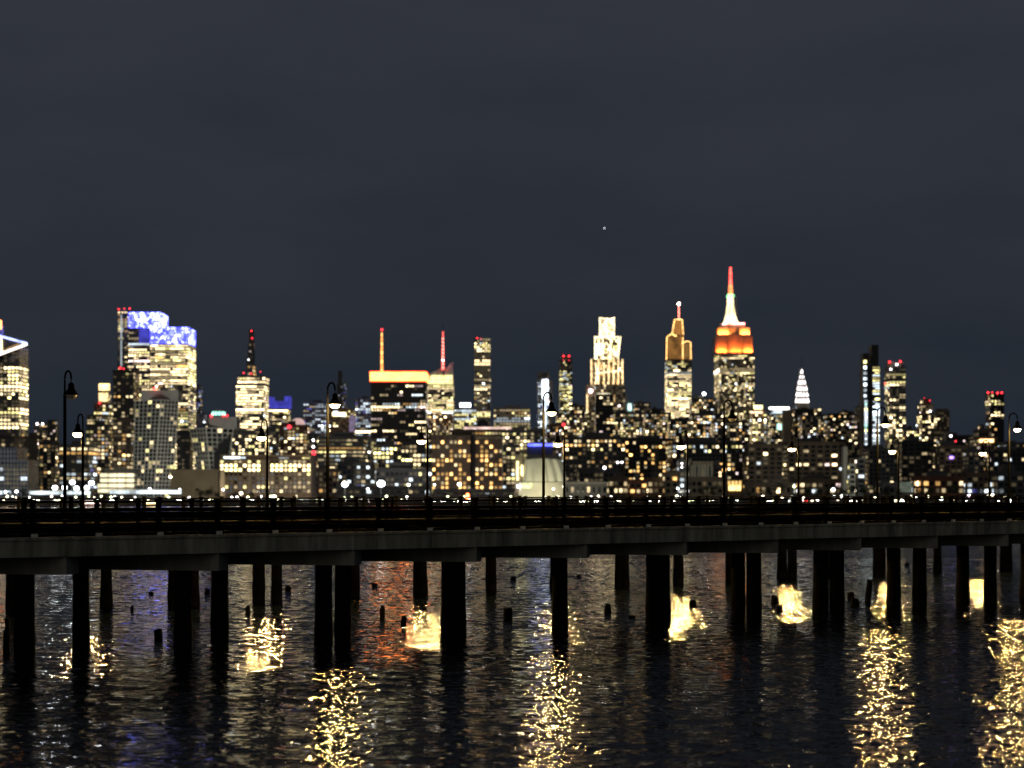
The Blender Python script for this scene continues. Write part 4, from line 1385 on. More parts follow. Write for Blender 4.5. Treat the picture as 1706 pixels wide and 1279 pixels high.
m.build('roof_light_stand', WALL['grey'], rt)
rt = REG['long flat block with dim pink lit roof edge and small dark dome']
part_box(rt, 'roof_edge_light', 772, 852, 711, 714.6, 1950, 2, mat_glow('pink_roof_edge', (1, .68, .58), 1.1, .5, .1), 1.0)
m = MB()
c = P(804, 714, 1960)
m.lathe((c.x, c.y + 8, c.z), [(7.5, 0), (7.5, 3), (6, 7.5), (3.4, 10), (.6, 11)], 14)
m.build('roof_dome', WALL['black'], rt)
rt = REG['tan block with yellow roof signs right of the art deco skyscraper']
part_box(rt, 'roof_sign', 1257, 1271, 675, 681, 2600, 2, glow('Y3'), 4)
part_box(rt, 'roof_sign', 1250, 1270, 685, 688.4, 2600, 1, mat_glow('peach_sign', (1, .6, .4), 2.6, .4), -1.4)
rt = REG['block with bright slanting white roof light near the white pointed crown']
part_box(rt, 'roof_light', 1282, 1315, 678, 681.6, 2900, 4, mat_glow('cream_roof_light', (1, .95, .85), 5, .2), 1)
m = MB()
m.hexa([P(1283, 690, 2900), P(1300, 690, 2900), P(1300, 690, 2915), P(1283, 690, 2915)], [P(1290, 682, 2900), P(1312, 682, 2900), P(1312, 682, 2915), P(1290, 682, 2915)])
m.build('slanting_light', mat_glow('blue_white_slope', (.75, .9, 1), 1.3, .5, .1), rt)
part_box(rt, 'lit_panel', 1294, 1302, 706, 716, 2900, 1, glow('T2'), -1)
rt = REG['dark block topped by two tall amber windows left of the two-strip tower']
part_box(rt, 'tall_window', 1400, 1405, 692, 707, 2400, 1, glow('W3'), 2.6)
part_box(rt, 'tall_window', 1409, 1414, 693, 706, 2400, 1, mat_glow('peach_window', (1, .66, .42), 3.4, .4), 2.6)
rt = REG['dark warehouse with a violet light, below the stepped brick tower']
part_box(rt, 'violet_sign', 1582, 1588, 760, 764, 1560, 1, mat_glow('violet_sign', (.35, .2, 1), 5, .3), -1)
rt = REG['dark block with vertical orange lamps left of the golden entrance']
for y in (786, 791, 796, 802, 807):
    part_box(rt, 'wall_lamp', 1198, 1201, y, y + 2.6, 1300, .6, mat_glow('orange_wall_lamp', (1, .6, .3), 5, .2) if y == 786 else bpy.data.materials['orange_wall_lamp'], -.8)
rt = REG['low grey block with square lit panel left of the right brick warehouse']
part_box(rt, 'lit_panel', 1499, 1519, 803, 820, 1120, .5, mat_glow('grey_green_screen', (.55, .65, .5), .16, .5, .3), -.7)
rt = REG['pale grey columned facade on the waterfront below the art deco skyscraper']
for i in range(7):
    m = MB()
    c = P(1153 + i * 5.4, 798, 1279)
    m.tube([(c.x, c.y, GROUND), (c.x, c.y, PZ(774, 1280))], 0.55, 8)
    m.build('column', WALL['pale'], rt)
rt = REG['low waterfront shed with red neon light beside it']
m = MB()
m.tube([P(779, 834, 1000), P(779, 822, 1000)], [0.9, 0.7], 8)
o = m.build('neon_light', mat_glow('red_orange_neon', (1, .16, .05), 16, 0), rt)

# ------------------------------------------------------------------ gridded twisting towers by the river
FRAME_M = mat_surface('pale_concrete_frame', (.46, .46, .42), .8, .2, .2)


def grid_tower(label, D, top, bot, colsL, colsR, rows, litp, penthouse, seed):
    """top, bot: photo (xl, xm, xr, y) of the left, middle (nearest) and right corner"""
    rg = random.Random(seed)
    back = 26.0
    tl, tm, tr = P(top[0], top[3], D + 18), P(top[1], top[3], D), P(top[2], top[3], D + 14)
    bl, bm_, br = P(bot[0], bot[3], D + 18), P(bot[1], bot[3], D), P(bot[2], bot[3], D + 14)
    for q_ in (tl, tm, tr):
        q_.z = PZ(top[3], D)
    for q_ in (bl, bm_, br):
        q_.z = GROUND
    tb = tl + tr - tm
    bb = bl + br - bm_
    root = empty('grid_tower', (bm_.x, D + 16, GROUND), label, 'building')
    m = MB()
    m.hexa([bm_ + Vector((0, .5, 0)), br + Vector((0, .5, 0)), bb, bl + Vector((0, .5, 0))], [tm + Vector((0, .5, 0)), tr + Vector((0, .5, 0)), tb, tl + Vector((0, .5, 0))])
    m.build('core', WALL['black'], root)
    fr = MB()
    for (A, B, C, E_, cols) in ((bl, bm_, tm, tl, colsL), (bm_, br, tr, tm, colsR)):
        nrm = (B - A).cross(E_ - A).normalized()

        def pt(u, v):
            return A.lerp(B, u).lerp(E_.lerp(C, u), v)
        for i in range(cols + 1):
            u = i / cols
            hw = 0.50 if i in (0, cols) else 0.34
            ud = (B - A).normalized() * hw
            a0, a1 = pt(u, 0), pt(u, 1)
            fr.hexa([a0 - ud + nrm * .5, a0 + ud + nrm * .5, a0 + ud - nrm * .3, a0 - ud - nrm * .3], [a1 - ud + nrm * .5, a1 + ud + nrm * .5, a1 + ud - nrm * .3, a1 - ud - nrm * .3])
        for j in range(rows + 1):
            v = j / rows
            a0, a1 = pt(0, v), pt(1, v)
            zz = Vector((0, 0, .36))
            fr.hexa([a0 - zz + nrm * .46, a1 - zz + nrm * .46, a1 - zz - nrm * .3, a0 - zz - nrm * .3], [a0 + zz + nrm * .46, a1 + zz + nrm * .46, a1 + zz - nrm * .3, a0 + zz - nrm * .3])
        for j in range(rows):
            for i in range(cols):
                k = None
                pp = litp * (1.5 if j < rows * .35 else .7)
                if rg.random() < pp:
                    k = rg.choice(['W2', 'W1', 'Y1', 'W1', 'Y2'])
                w_ = MB()
                u0, u1, v0, v1 = (i + .1) / cols, (i + .9) / cols, (j + .12) / rows, (j + .9) / rows
                w_.quad(pt(u0, v0) + nrm * .12, pt(u1, v0) + nrm * .12, pt(u1, v1) + nrm * .12, pt(u0, v1) + nrm * .12)
                w_.build('window', glow(k) if k else PANE, root)
    fr.build('facade_frame', FRAME_M, root)
    x0, x1, y0 = penthouse
    m = MB()
    m.box(PX(x0, D), PX(x1, D), D + 8, D + 24, PZ(top[3], D), PZ(y0, D))
    m.build('penthouse', WALL['grey'], root)
    return root


g1 = grid_tower('leaning gridded tower of pale frames and dark windows by the river', 1420, (226, 268, 297, 666), (222, 256, 285, 822), 6, 5, 24, .15, (231, 294, 649), 11)
m = MB()
m.ball(P(258, 647, 1425), 1.2)
m.build('beacon', RED, g1)
g2 = grid_tower('shorter gridded tower flaring upward beside the riverside brick warehouse', 1440, (317, 343, 389, 713), (338, 354, 372, 823), 5, 5, 15, .24, (345, 392, 694), 12)
for bx_, mt in ((352, RED), (378, REDSOFT), (372, REDSOFT)):
    m = MB()
    m.ball(P(bx_, 692.5, 1447), 1.0)
    m.build('beacon', mt, g2)

# ------------------------------------------------------------------ riverside buildings with their own look
# glass block with pale mullions, far left
D = 1350
r = empty('glass_office', (PX(20, D), D + 15, GROUND), 'bluish glass office with pale mullion grid at the lower left edge', 'building')
m = MB()
m.box(PX(-20, D), PX(28, D), D, D + 30, GROUND, PZ(745, D))
m.box(PX(28.05, D), PX(46, D), D, D + 30, GROUND, PZ(766, D))
m.build('wall', mat_surface('blue_glass', (.05, .07, .13), .25, .3, .1), r)
m = MB()
for i in range(13):
    x = -20 + i * 5.5
    m.box(PX(x, D) - .18, PX(x, D) + .18, D - .35, D - .02, GROUND, PZ(745 if x < 28 else 766, D))
for j in range(11):
    y = 752 + j * 7.6
    m.box(PX(-20, D), PX(46 if y > 766 else 28, D), D - .42, D - .03, PZ(y, D) - .2, PZ(y, D) + .2)
m.build('mullion_grid', WALL['pale'], r)
fcx = Facade()
face_windows(fcx, Vector((PX(-20, D), D + .05, 0)), Vector((1, 0, 0)), PX(46, D) - PX(-20, D), GROUND + 2, PZ(770, D), D, Vector((0, -1, 0)), 'office', .3, .1, 'cool', 5.1, 3.5, (.85, .7), random.Random(6), None, .5)
fcx.build(r)
building('brick_block', 'dark block with black louvres behind the mullioned glass office', -20, 40, 728, 1600, 'black', 'resi', .1, 0, 'sparse', seed=2)

# brilliantly lit pavilion
D = 1240
r = empty('pavilion', (PX(195, D), D + 14, GROUND), 'low pavilion with four brilliantly lit open floors left of the leaning tower', 'building')
m = MB()
for i in range(5):
    y = 787 + i * 8.6
    m.box(PX(165, D), PX(224, D), D, D + 26, PZ(y, D) - .5, PZ(y, D) + .5)
for x in (166, 180, 195, 209, 223):
    m.box(PX(x, D) - .2, PX(x, D) + .2, D + .3, D + .8, GROUND, PZ(787, D) - .5)
m.box(PX(172, D), PX(224, D), D + 4, D + 24, PZ(787, D) + .5, PZ(781, D))
m.build('wall', WALL['pale'], r)
for i in range(4):
    part_box(r, 'lit_floor', 165.5 - (3 if i > 1 else 0), 223.5, 788.6 + i * 8.6, 794.8 + i * 8.6, D, .6, mat_glow('bright_floor', (1, .88, .56), 1.5, .4, .06) if i == 0 else bpy.data.materials['bright_floor'], 1.2)

# blank beige shed
D = 1180
r = empty('beige_shed', (PX(325, D), D + 12, GROUND), 'blank beige ribbed shed below the two gridded towers', 'building')
m = MB()
m.box(PX(284, D), PX(364, D), D, D + 26, GROUND, PZ(783, D))
for i in range(18):
    x = 284.8 + i * 4.5
    m.box(PX(x, D), PX(x + 1.8, D), D - .9, D - .005, GROUND, PZ(784.2, D))
m.box(PX(283.4, D), PX(364.6, D), D - .5, D + 26.4, PZ(783, D), PZ(782, D))
m.build('wall', WALL['tan'], r)

# riverside brick warehouse, window by window
D = 1250
r = empty('brick_warehouse', (PX(442, D), D + 18, GROUND), 'long riverside brick warehouse with tall rows of lit windows', 'building')
m = MB()
X0, X1 = PX(366, D), PX(518, D)
m.box(X0, X1, D + .4, D + 36, GROUND, PZ(766, D))
m.box(X0 + .01, X1 - .01, D + 3, D + 33, PZ(766, D), PZ(757, D))
nb = 20
bw = (X1 - X0) / nb
for i in range(nb + 1):
    m.box(X0 + i * bw - .55, X0 + i * bw + .55, D - .15, D + .395, GROUND, PZ(767, D))
for j in range(9):
    z = GROUND + 3.4 + j * 3.05
    m.box(X0, X1, D + .05, D + .39, z - .35, z + .35)
m.box(X0 - .4, X1 + .4, D - .4, D + .42, PZ(767, D), PZ(765.2, D))
m.build('wall', WALL['brown'], r)
pm = MB()
pm.quad((-1.05, 0, -1.0), (1.05, 0, -1.0), (1.05, 0, 1.0), (-1.05, 0, 1.0))
cache = {}
rg = random.Random(21)
for j in range(8):
    z = GROUND + 3.4 + (j + .5) * 3.05
    if z > PZ(768, D):
        break
    plit = {1: .5, 6: .85, 5: .8, 7: .5}.get(j, .12)
    for i in range(nb):
        k = None
        if rg.random() < plit and not (9 <= i <= 11 and j > 4 and rg.random() < .6):
            k = rg.choice(['W3', 'W3', 'W2', 'Y3']) if j in (5, 6) else rg.choice(['W2', 'W1', 'W1', 'Y2'])
        else:
            k = rg.choice([None, 'W0', 'W0', 'C0'])
        if k not in cache:
            mm = MB()
            mm.quad((-1.05, 0, -1.0), (1.05, 0, -1.0), (1.05, 0, 1.0), (-1.05, 0, 1.0))
            cache[k] = mm.mesh('window', [glow(k) if k else PANE])
        shared('window', cache[k], None, (X0 + (i + .5) * bw, D + .3, z), 0, r)
for x0, x1, y, k in ((372, 399, 760.5, 'C3'), (401, 408, 761, 'C2'), (464, 480, 762, 'C1'), (503, 515, 762, 'Y2')):
    part_box(r, 'roof_light', x0, x1, y, y + 3, D, .6, glow(k), 2.3)

# amber flats in two halves with a dark slot
D = 1330
for (x0, x1, lb, sd) in ((719, 785, 'wide apartment block crowded with amber windows right of the low sheds', 31), (791, 838, 'narrower framed block of amber windows beside a dark slot', 32)):
    r = building('apartment_block', lb, x0, x1, 728, D, 'brown', 'resi', .02, 0, 'amber', bay=4.6, floor=3.5, fill=(.55, .6), bulk=False, seed=sd, dim=.1, winmin=728)
    rg = random.Random(sd)
    X0, X1 = PX(x0, D), PX(x1, D)
    nbx = int((X1 - X0) / 3.3)
    cache = {}
    for j in range(11):
        for i in range(nbx):
            if rg.random() > .52:
                continue
            k = rg.choice(['A2', 'A2', 'A1', 'W2', 'W1', 'A3', 'A1'])
            if k not in cache:
                mm = MB()
                mm.quad((-.95, 0, -1.05), (.95, 0, -1.05), (.95, 0, 1.05), (-.95, 0, 1.05))
                cache[k] = mm.mesh('window', [glow(k)])
            shared('window', cache[k], None, (X0 + (i + .5) * (X1 - X0) / nbx, D - .5, PZ(812, D) + j * 3.45), 0, r)
part_box(r, 'lit_frame', 791, 837, 728.4, 730, D, .5, glow('W0'), -.9)
part_box(r, 'corner_frame', 790.6, 792, 728.4, 812, D, .7, WALL['black'], -1)
part_box(r, 'corner_frame', 836.6, 838, 728.4, 812, D, .7, WALL['pale'], -1)
building('dark_shaft', 'narrow black stair shaft between the two amber window blocks', 784.6, 791.2, 724, 1334, 'black', 'none', bulk=False, parapet=False, depth=20)

# pale fluted building
D = 1240
r = empty('fluted_building', (PX(900, D), D + 15, GROUND), 'pale softly glowing building with billowing fluted glass walls', 'building')
m = MB()
FL = mat_glow('fluted_milk_glass', (.93, .88, .56), .10, .25, .12)
FL.node_tree.nodes['Principled BSDF'].inputs['Base Color'].default_value = (.6, .6, .52, 1)
nx, nz_ = 48, 10
grid = []
for j in range(nz_ + 1):
    t = j / nz_
    row = []
    for i in range(nx + 1):
        u = i / nx
        xl = 872 - 1.0 * (1 - t) + 4 * t * t * .3
        xr = 944 - 10 * t + 2 * math.sin(t * 3)
        x = xl + (xr - xl) * u
        fold = 2.6 * abs(math.sin(u * math.pi * 5 + .5 * t)) + 1.2 * math.sin(u * 3)
        lean = 3.0 * t * math.sin(u * math.pi * 5)
        p_ = P(x, 802 - 36 * t - 2.5 * math.sin(u * math.pi) * t, D)
        row.append((p_.x, D - fold - lean * .3 + 4 * t, p_.z))
    grid.append(row)
for j in range(nz_):
    for i in range(nx):
        m.quad(grid[j][i], grid[j][i + 1], grid[j + 1][i + 1], grid[j + 1][i])
m.build('fluted_glass', FL, r, smooth=True)
m = MB()
m.box(PX(873, D), PX(934, D), D + 6, D + 34, GROUND, PZ(764, D))
m.box(PX(878, D), PX(930, D), D + 8, D + 30, PZ(764, D), PZ(757, D))
m.build('core', WALL['grey'], r)
m = MB()
m.box(PX(864, D), PX(938, D), D - 1, D + 5.8, GROUND, PZ(803, D))
m.build('plinth_wall', WALL['pale'], r)
m = MB()
m.box(PX(858, D), PX(871, D), D + 2, D + 20, GROUND, PZ(757, D))
m.build('side_wall', WALL['tan'], r)
part_box(r, 'lit_strip', 860.5, 864, 768, 800, D, .5, mat_glow('yellow_strip', (1, .9, .4), 3, .7, .4), 1.3)
part_box(r, 'lit_strip', 868.5, 871, 775, 792, D, .5, glow('Y3'), 1.3)
part_box(r, 'lit_sign', 871, 886, 805, 812.5, D, .4, mat_glow('green_yellow_sign', (.85, 1, .4), 1.6, .6, .5), -1.6)
m = MB()
m.ball(P(864, 810, D - 2), 1.3, squash=.8)
m.build('wall_lamp', WHITEB, r)
part_box(r, 'roof_light', 880, 921, 739, 743, 1300, 2, mat_glow('blue_roof_sign', (.08, .1, 1), 5, .5, .1), 0)
m = MB()
m.box(PX(880, 1300), PX(921, 1300), 1302.2, 1306, GROUND, PZ(738, 1300))
m.build('rear_wing', WALL['dark'], r)

# long classical facade
D = 1140
r = building('riverside_hall', 'long grey hall facade with rows of windows right of the fluted building', 938, 1012, 805, D, 'grey', 'resi', .1, 0, 'office', bay=3.4, floor=4.2, fill=(.45, .6), bulk=False, dim=.25)
part_box(r, 'cornice', 937, 1013, 803.4, 805.6, D, 2, WALL['pale'], -1)
r2 = building('domed_hall', 'dark block with white roof lamps above the long grey hall', 962, 1038, 784, 1300, 'dark', 'resi', .06, 0, 'dimmix', bulk=False,
              beacons=[(1007, 779, 'w', 3.4), (1029, 770, 'w', 2.2), (1036, 770, 'w', 2.2)])

# golden entrance
D = 1050
r = empty('golden_pavilion', (PX(1224, D), D + 6, GROUND), 'small pavilion glowing gold on the waterfront below the art deco skyscraper', 'building')
m = MB()
m.box(PX(1212, D), PX(1236, D), D + .5, D + 12, GROUND, PZ(800, D))
m.box(PX(1210, D), PX(1238, D), D - .6, D + 12.6, PZ(800, D), PZ(798.6, D))
for x in (1212, 1218, 1224, 1230, 1236):
    m.box(PX(x, D) - .25, PX(x, D) + .25, D - .2, D + .45, GROUND, PZ(800, D))
m.build('wall', WALL['brown'], r)
for i in range(4):
    part_box(r, 'lit_window', 1213 + i * 6, 1217 + i * 6, 801, 807.5, D, .15, mat_glow('gold_window', (1, .62, .2), 1.6, .3) if i == 0 else bpy.data.materials['gold_window'], .3)
part_box(r, 'lit_sign', 1214, 1234, 808, 817, D, .3, mat_glow('hot_gold_sign', (1, .66, .22), 3, .5, .3), -.4)

# ------------------------------------------------------------------ street lamps along the far bank
LAMPM = mat_surface('galvanised_lamp_pole', (.3, .3, .3), .5, .2, 1)
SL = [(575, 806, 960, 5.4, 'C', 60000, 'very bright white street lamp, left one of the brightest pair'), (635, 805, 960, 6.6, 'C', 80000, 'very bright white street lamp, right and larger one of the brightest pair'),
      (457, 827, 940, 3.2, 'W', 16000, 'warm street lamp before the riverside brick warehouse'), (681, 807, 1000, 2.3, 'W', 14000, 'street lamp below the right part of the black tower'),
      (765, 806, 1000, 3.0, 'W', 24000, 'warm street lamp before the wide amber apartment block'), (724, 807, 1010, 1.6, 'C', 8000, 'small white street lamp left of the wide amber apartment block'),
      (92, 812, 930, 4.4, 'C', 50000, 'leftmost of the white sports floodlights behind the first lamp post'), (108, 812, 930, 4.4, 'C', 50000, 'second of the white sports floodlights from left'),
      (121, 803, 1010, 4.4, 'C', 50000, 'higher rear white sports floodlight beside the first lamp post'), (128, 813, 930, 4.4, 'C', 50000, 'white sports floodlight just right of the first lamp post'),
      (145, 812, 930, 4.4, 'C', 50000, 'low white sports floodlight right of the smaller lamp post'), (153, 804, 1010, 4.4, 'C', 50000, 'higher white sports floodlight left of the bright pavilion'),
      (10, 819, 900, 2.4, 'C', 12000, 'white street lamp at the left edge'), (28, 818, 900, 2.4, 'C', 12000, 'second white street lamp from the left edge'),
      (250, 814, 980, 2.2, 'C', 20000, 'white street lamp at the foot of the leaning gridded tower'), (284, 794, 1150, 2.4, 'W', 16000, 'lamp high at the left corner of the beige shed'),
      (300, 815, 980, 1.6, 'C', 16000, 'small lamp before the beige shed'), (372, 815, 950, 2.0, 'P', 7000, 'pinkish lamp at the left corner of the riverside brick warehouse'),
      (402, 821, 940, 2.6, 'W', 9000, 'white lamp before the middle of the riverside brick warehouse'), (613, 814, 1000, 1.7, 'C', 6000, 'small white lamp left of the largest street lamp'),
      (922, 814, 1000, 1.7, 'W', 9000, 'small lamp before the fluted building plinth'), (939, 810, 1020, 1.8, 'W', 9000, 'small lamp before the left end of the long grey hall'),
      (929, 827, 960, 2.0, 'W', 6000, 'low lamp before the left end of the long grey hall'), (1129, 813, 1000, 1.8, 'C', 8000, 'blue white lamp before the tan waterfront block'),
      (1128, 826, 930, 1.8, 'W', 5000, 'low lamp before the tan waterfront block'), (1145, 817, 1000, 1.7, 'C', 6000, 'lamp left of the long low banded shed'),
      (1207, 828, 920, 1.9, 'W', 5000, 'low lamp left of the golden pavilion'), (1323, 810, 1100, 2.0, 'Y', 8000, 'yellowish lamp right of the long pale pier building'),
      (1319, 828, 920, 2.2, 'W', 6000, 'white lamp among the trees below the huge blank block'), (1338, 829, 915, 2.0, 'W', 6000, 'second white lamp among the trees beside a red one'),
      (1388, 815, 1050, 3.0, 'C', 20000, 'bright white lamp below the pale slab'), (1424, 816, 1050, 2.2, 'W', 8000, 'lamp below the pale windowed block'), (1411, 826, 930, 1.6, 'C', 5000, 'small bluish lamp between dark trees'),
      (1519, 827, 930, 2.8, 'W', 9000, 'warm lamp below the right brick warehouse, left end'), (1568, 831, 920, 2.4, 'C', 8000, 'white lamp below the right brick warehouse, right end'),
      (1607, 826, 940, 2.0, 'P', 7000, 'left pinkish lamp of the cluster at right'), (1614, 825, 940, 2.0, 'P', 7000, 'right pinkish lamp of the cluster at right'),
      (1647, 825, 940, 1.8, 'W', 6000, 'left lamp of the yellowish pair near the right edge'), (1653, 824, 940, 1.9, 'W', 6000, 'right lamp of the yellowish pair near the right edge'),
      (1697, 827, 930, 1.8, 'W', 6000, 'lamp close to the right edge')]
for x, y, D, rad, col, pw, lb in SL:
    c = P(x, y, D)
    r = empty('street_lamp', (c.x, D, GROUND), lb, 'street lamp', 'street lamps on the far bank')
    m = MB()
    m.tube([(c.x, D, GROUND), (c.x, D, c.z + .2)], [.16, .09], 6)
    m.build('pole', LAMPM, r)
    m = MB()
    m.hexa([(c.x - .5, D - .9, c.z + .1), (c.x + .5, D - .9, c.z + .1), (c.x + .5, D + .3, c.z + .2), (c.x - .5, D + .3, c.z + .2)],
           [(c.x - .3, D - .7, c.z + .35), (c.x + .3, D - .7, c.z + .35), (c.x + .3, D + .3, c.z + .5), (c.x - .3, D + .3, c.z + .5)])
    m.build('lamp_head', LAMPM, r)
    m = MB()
    m.ball((c.x, D - .6, c.z - .12), rad * D / F * .95, squash=.85)  # globe oversized to stand in for the lamp's glare
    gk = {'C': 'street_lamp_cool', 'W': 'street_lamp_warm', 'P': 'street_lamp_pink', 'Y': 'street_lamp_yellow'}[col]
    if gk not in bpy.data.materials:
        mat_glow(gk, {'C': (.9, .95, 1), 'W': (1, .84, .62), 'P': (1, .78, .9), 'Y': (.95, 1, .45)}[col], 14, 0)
    m.build('lamp_glare_globe', bpy.data.materials[gk], r)
    if pw >= 8000:
        point_light('lamp_light', (c.x, D - 1.6, c.z - .9), pw * 0.018, {'C': (.85, .93, 1), 'W': (1, .84, .6), 'P': (1, .8, .9), 'Y': (.95, 1, .5)}[col], .5, r)

# snowy white lit awning strip along the sports ground
SHEDL = mat_glow('bluish_white_awning', (.8, .93, .97), 1.6, .7, .09)
for x0, x1, y0, y1, lb in ((48, 150, 818, 823.5, 'long bluish white lit canopy behind the sports floodlights'), (182, 302, 816.5, 822.5, 'long white lit canopy at the foot of the leaning gridded tower')):
    D = 915
    r = empty('canopy', (PX((x0 + x1) / 2, D), D, GROUND), lb, 'canopy')
    part_box(r, 'roof', x0, x1, y0 - 1, y0 - .05, D, 5, WALL['pale'])
    n = int((x1 - x0) / 7)
    for i in range(n):
        xa = x0 + (x1 - x0) * i / n
        part_box(r, 'lit_panel', xa + .3, xa + (x1 - x0) / n - .3, y0, y1, D, .2, SHEDL, .3)
        m = MB()
        m.box(PX(xa, D) - .08, PX(xa, D) + .08, D + .2, D + .4, GROUND, PZ(y0, D))
        m.build('post', LAMPM, r)

# ------------------------------------------------------------------ riverside trees
LEAF = mat_surface('night_foliage', (.05, .075, .03), .7, .5, .6)
BARK = mat_surface('tree_bark', (.06, .045, .035), .9, .3, 2)


def tree(label, x, D, hgt, seed):
    rg = random.Random(seed)
    bx_, by = PX(x, D), D
    r = empty('tree', (bx_, by, GROUND), label, 'tree', 'trees along the far bank')
    m = MB()
    m.tube([(bx_, by, GROUND - .1), (bx_ + rg.uniform(-.2, .2), by, GROUND + hgt * .3), (bx_ + rg.uniform(-.4, .4), by, GROUND + hgt * .7)], [hgt * .035, hgt * .025, .05], 6)
    for i in range(5):
        a = rg.uniform(0, 6.28)
        z0 = GROUND + hgt * rg.uniform(.28, .5)
        m.tube([(bx_, by, z0), (bx_ + math.cos(a) * hgt * .22, by + math.sin(a) * hgt * .22, z0 + hgt * .22)], [hgt * .015, .03], 5)
    m.build('trunk', BARK, r)
    m = MB()
    clumps = []
    for i in range(9):
        a = rg.uniform(0, 6.28)
        rr = hgt * rg.uniform(.05, .30)
        clumps.append((bx_ + math.cos(a) * rr, by + math.sin(a) * rr, GROUND + hgt * rg.uniform(.42, .9), hgt * rg.uniform(.11, .2)))
    for cx, cy, cz, cr_ in clumps:
        for i in range(45):
            v = Vector((rg.gauss(0, 1), rg.gauss(0, 1), rg.gauss(0, .8)))
            v = v.normalized() * cr_ * rg.uniform(.5, 1.08)
            q_ = Vector((cx, cy, cz)) + v
            u = Vector((rg.gauss(0, 1), rg.gauss(0, 1), rg.gauss(0, 1))).normalized() * hgt * .035
            w = u.cross(Vector((rg.gauss(0, 1), rg.gauss(0, 1), rg.gauss(0, 1)))).normalized() * hgt * .025
            m.quad(q_ - u, q_ - w, q_ + u, q_ + w)
    m.build('crown', LEAF, r)


TREES = [(334, 7, 'left tree of the small pair before the beige shed'), (347, 8, 'right tree of the small pair before the beige shed'), (362, 5, 'low tree between beige shed and riverside warehouse'),
         (392, 5, 'low tree before the left half of the riverside warehouse'), (420, 5, 'low tree before the middle of the riverside warehouse'), (1172, 7, 'dark tree before the long low banded shed'),
         (1188, 8, 'taller dark tree left of the golden pavilion'), (1248, 5, 'dark low tree right of the golden pavilion'), (1268, 7, 'dark tree below the long pale pier building, left'),
         (1284, 8, 'dark tree below the long pale pier building, middle'), (1301, 9, 'dark tree below the long pale pier building, right'), (1345, 8, 'dark tree below the huge blank block, left'),
         (1362, 7, 'dark tree below the huge blank block, middle'), (1378, 8, 'dark tree below the huge blank block, right'), (1400, 9, 'rounded dark tree just below the pale slab'),
         (1418, 8, 'dark tree below the pale windowed block'), (1440, 8, 'dark tree at the foot of the two-strip tower'), (1460, 7, 'dark tree left of the low grey block'),
         (1478, 8, 'dark tree before the low grey block'), (1497, 7, 'dark tree right of the low grey block'), (1532, 7, 'dark tree before the right brick warehouse, left'),
         (1548, 8, 'dark tree before the right brick warehouse, middle'), (1588, 9, 'dark tree before the right brick warehouse, right'), (1630, 8, 'dark tree between the pinkish and the yellowish lamps'),
         (1668, 7, 'dark tree right of the yellowish pair of lamps'), (1686, 8, 'dark tree close to the right edge'), (14, 6, 'dark tree at the left edge'), (40, 6, 'dark tree before the mullioned glass office')]
for i, (x, h, lb) in enumerate(TREES):
    tree(lb, x, 880 + (i * 37) % 60, h, 100 + i)

# ------------------------------------------------------------------ cars on the river road
CARP = [mat_surface('car_paint_dark', (.03, .03, .035), .3, .2, 1), mat_surface('car_paint_silver', (.3, .3, .31), .3, .1, 1)]
TYRE = mat_surface('tyre_rubber', (.015, .015, .015), .9, .2, 3)
HEAD = mat_glow('headlight', (1, .93, .84), 130, 0)
TAIL = mat_glow('taillight', (1, .05, .04), 40, 0)


def make_car(paint, loc, label, rear=False):
    r = empty('car', loc, label, 'car', 'cars on the far river road')
    x, y, z = loc
    m = MB()
    side = [(-2.2, .3), (-2.25, .75), (-1.3, .9), (-.7, 1.4), (.9, 1.42), (1.6, .95), (2.2, .85), (2.2, .3)]
    m.hexa([(x + .85, y + a, z + b) for a, b in side], [(x - .85, y + a, z + b) for a, b in side])
    m.build('body', paint, r)
    m = MB()
    m.quad((x - .7, y - 1.29, z + .93), (x + .7, y - 1.29, z + .93), (x + .6, y - .74, z + 1.36), (x - .6, y - .74, z + 1.36))
    m.build('windscreen', PANE, r)
    for sx in (-1, 1):
        for yy in (-1.4, 1.35):
            m = MB()
            m.tube([(x + sx * .72, y + yy, z + .33), (x + sx * .92, y + yy, z + .33)], .33, 10)
            m.build('wheel', TYRE, r)
        m = MB()
        m.ball((x + sx * .6, y - 2.26, z + .62), .17 if not rear else .14, squash=.8)
        m.build('headlight' if not rear else 'tail_light', HEAD if not rear else TAIL, r)
    return r


CARS = [(492, 'car with bright headlights below the reddish brown block'), (503, 'middle car of three below the reddish brown block'), (515, 'right car of three below the reddish brown block'),
        (537, 'car seen through the railing by the second lamp post'), (575, 'car below the left brightest street lamp'), (617, 'car below and left of the largest street lamp'),
        (708, 'left car of the pair below the black tower'), (722, 'right car of the pair below the black tower'), (738, 'car below the left end of the wide amber block'), (760, 'car below the middle of the wide amber block'),
        (775, 'car just left of the red neon light'), (843, 'left car of two left of the fluted building'), (866, 'car below the left side of the fluted building'), (895, 'car below the pale fluted building'),
        (924, 'car left of the foot of the third lamp post'), (970, 'left car of the bright group of three'), (981, 'middle car of the bright group of three'), (993, 'right car of the bright group of three'),
        (1026, 'car below the many-coloured window block'), (1095, 'left car of two below the amber topped skyscraper'), (1120, 'right car of two below the amber topped skyscraper'), (1178, 'car with bright lights below the columned facade'),
        (1281, 'car under the trees by the long pale pier building'), (1376, 'car under the trees below the huge blank block'), (1416, 'left car of two below the pale windowed block'), (1430, 'right car of two below the pale windowed block'),
        (1501, 'car below the low grey block'), (1605, 'car below the pinkish lamps'), (1661, 'car below the yellowish lamps'), (1683, 'car near the right edge'), (62, 'car at the lower left'), (188, 'car below the bright pavilion'),
        (300, 'car below the beige shed'), (422, 'car below the riverside warehouse')]
rg = random.Random(9)
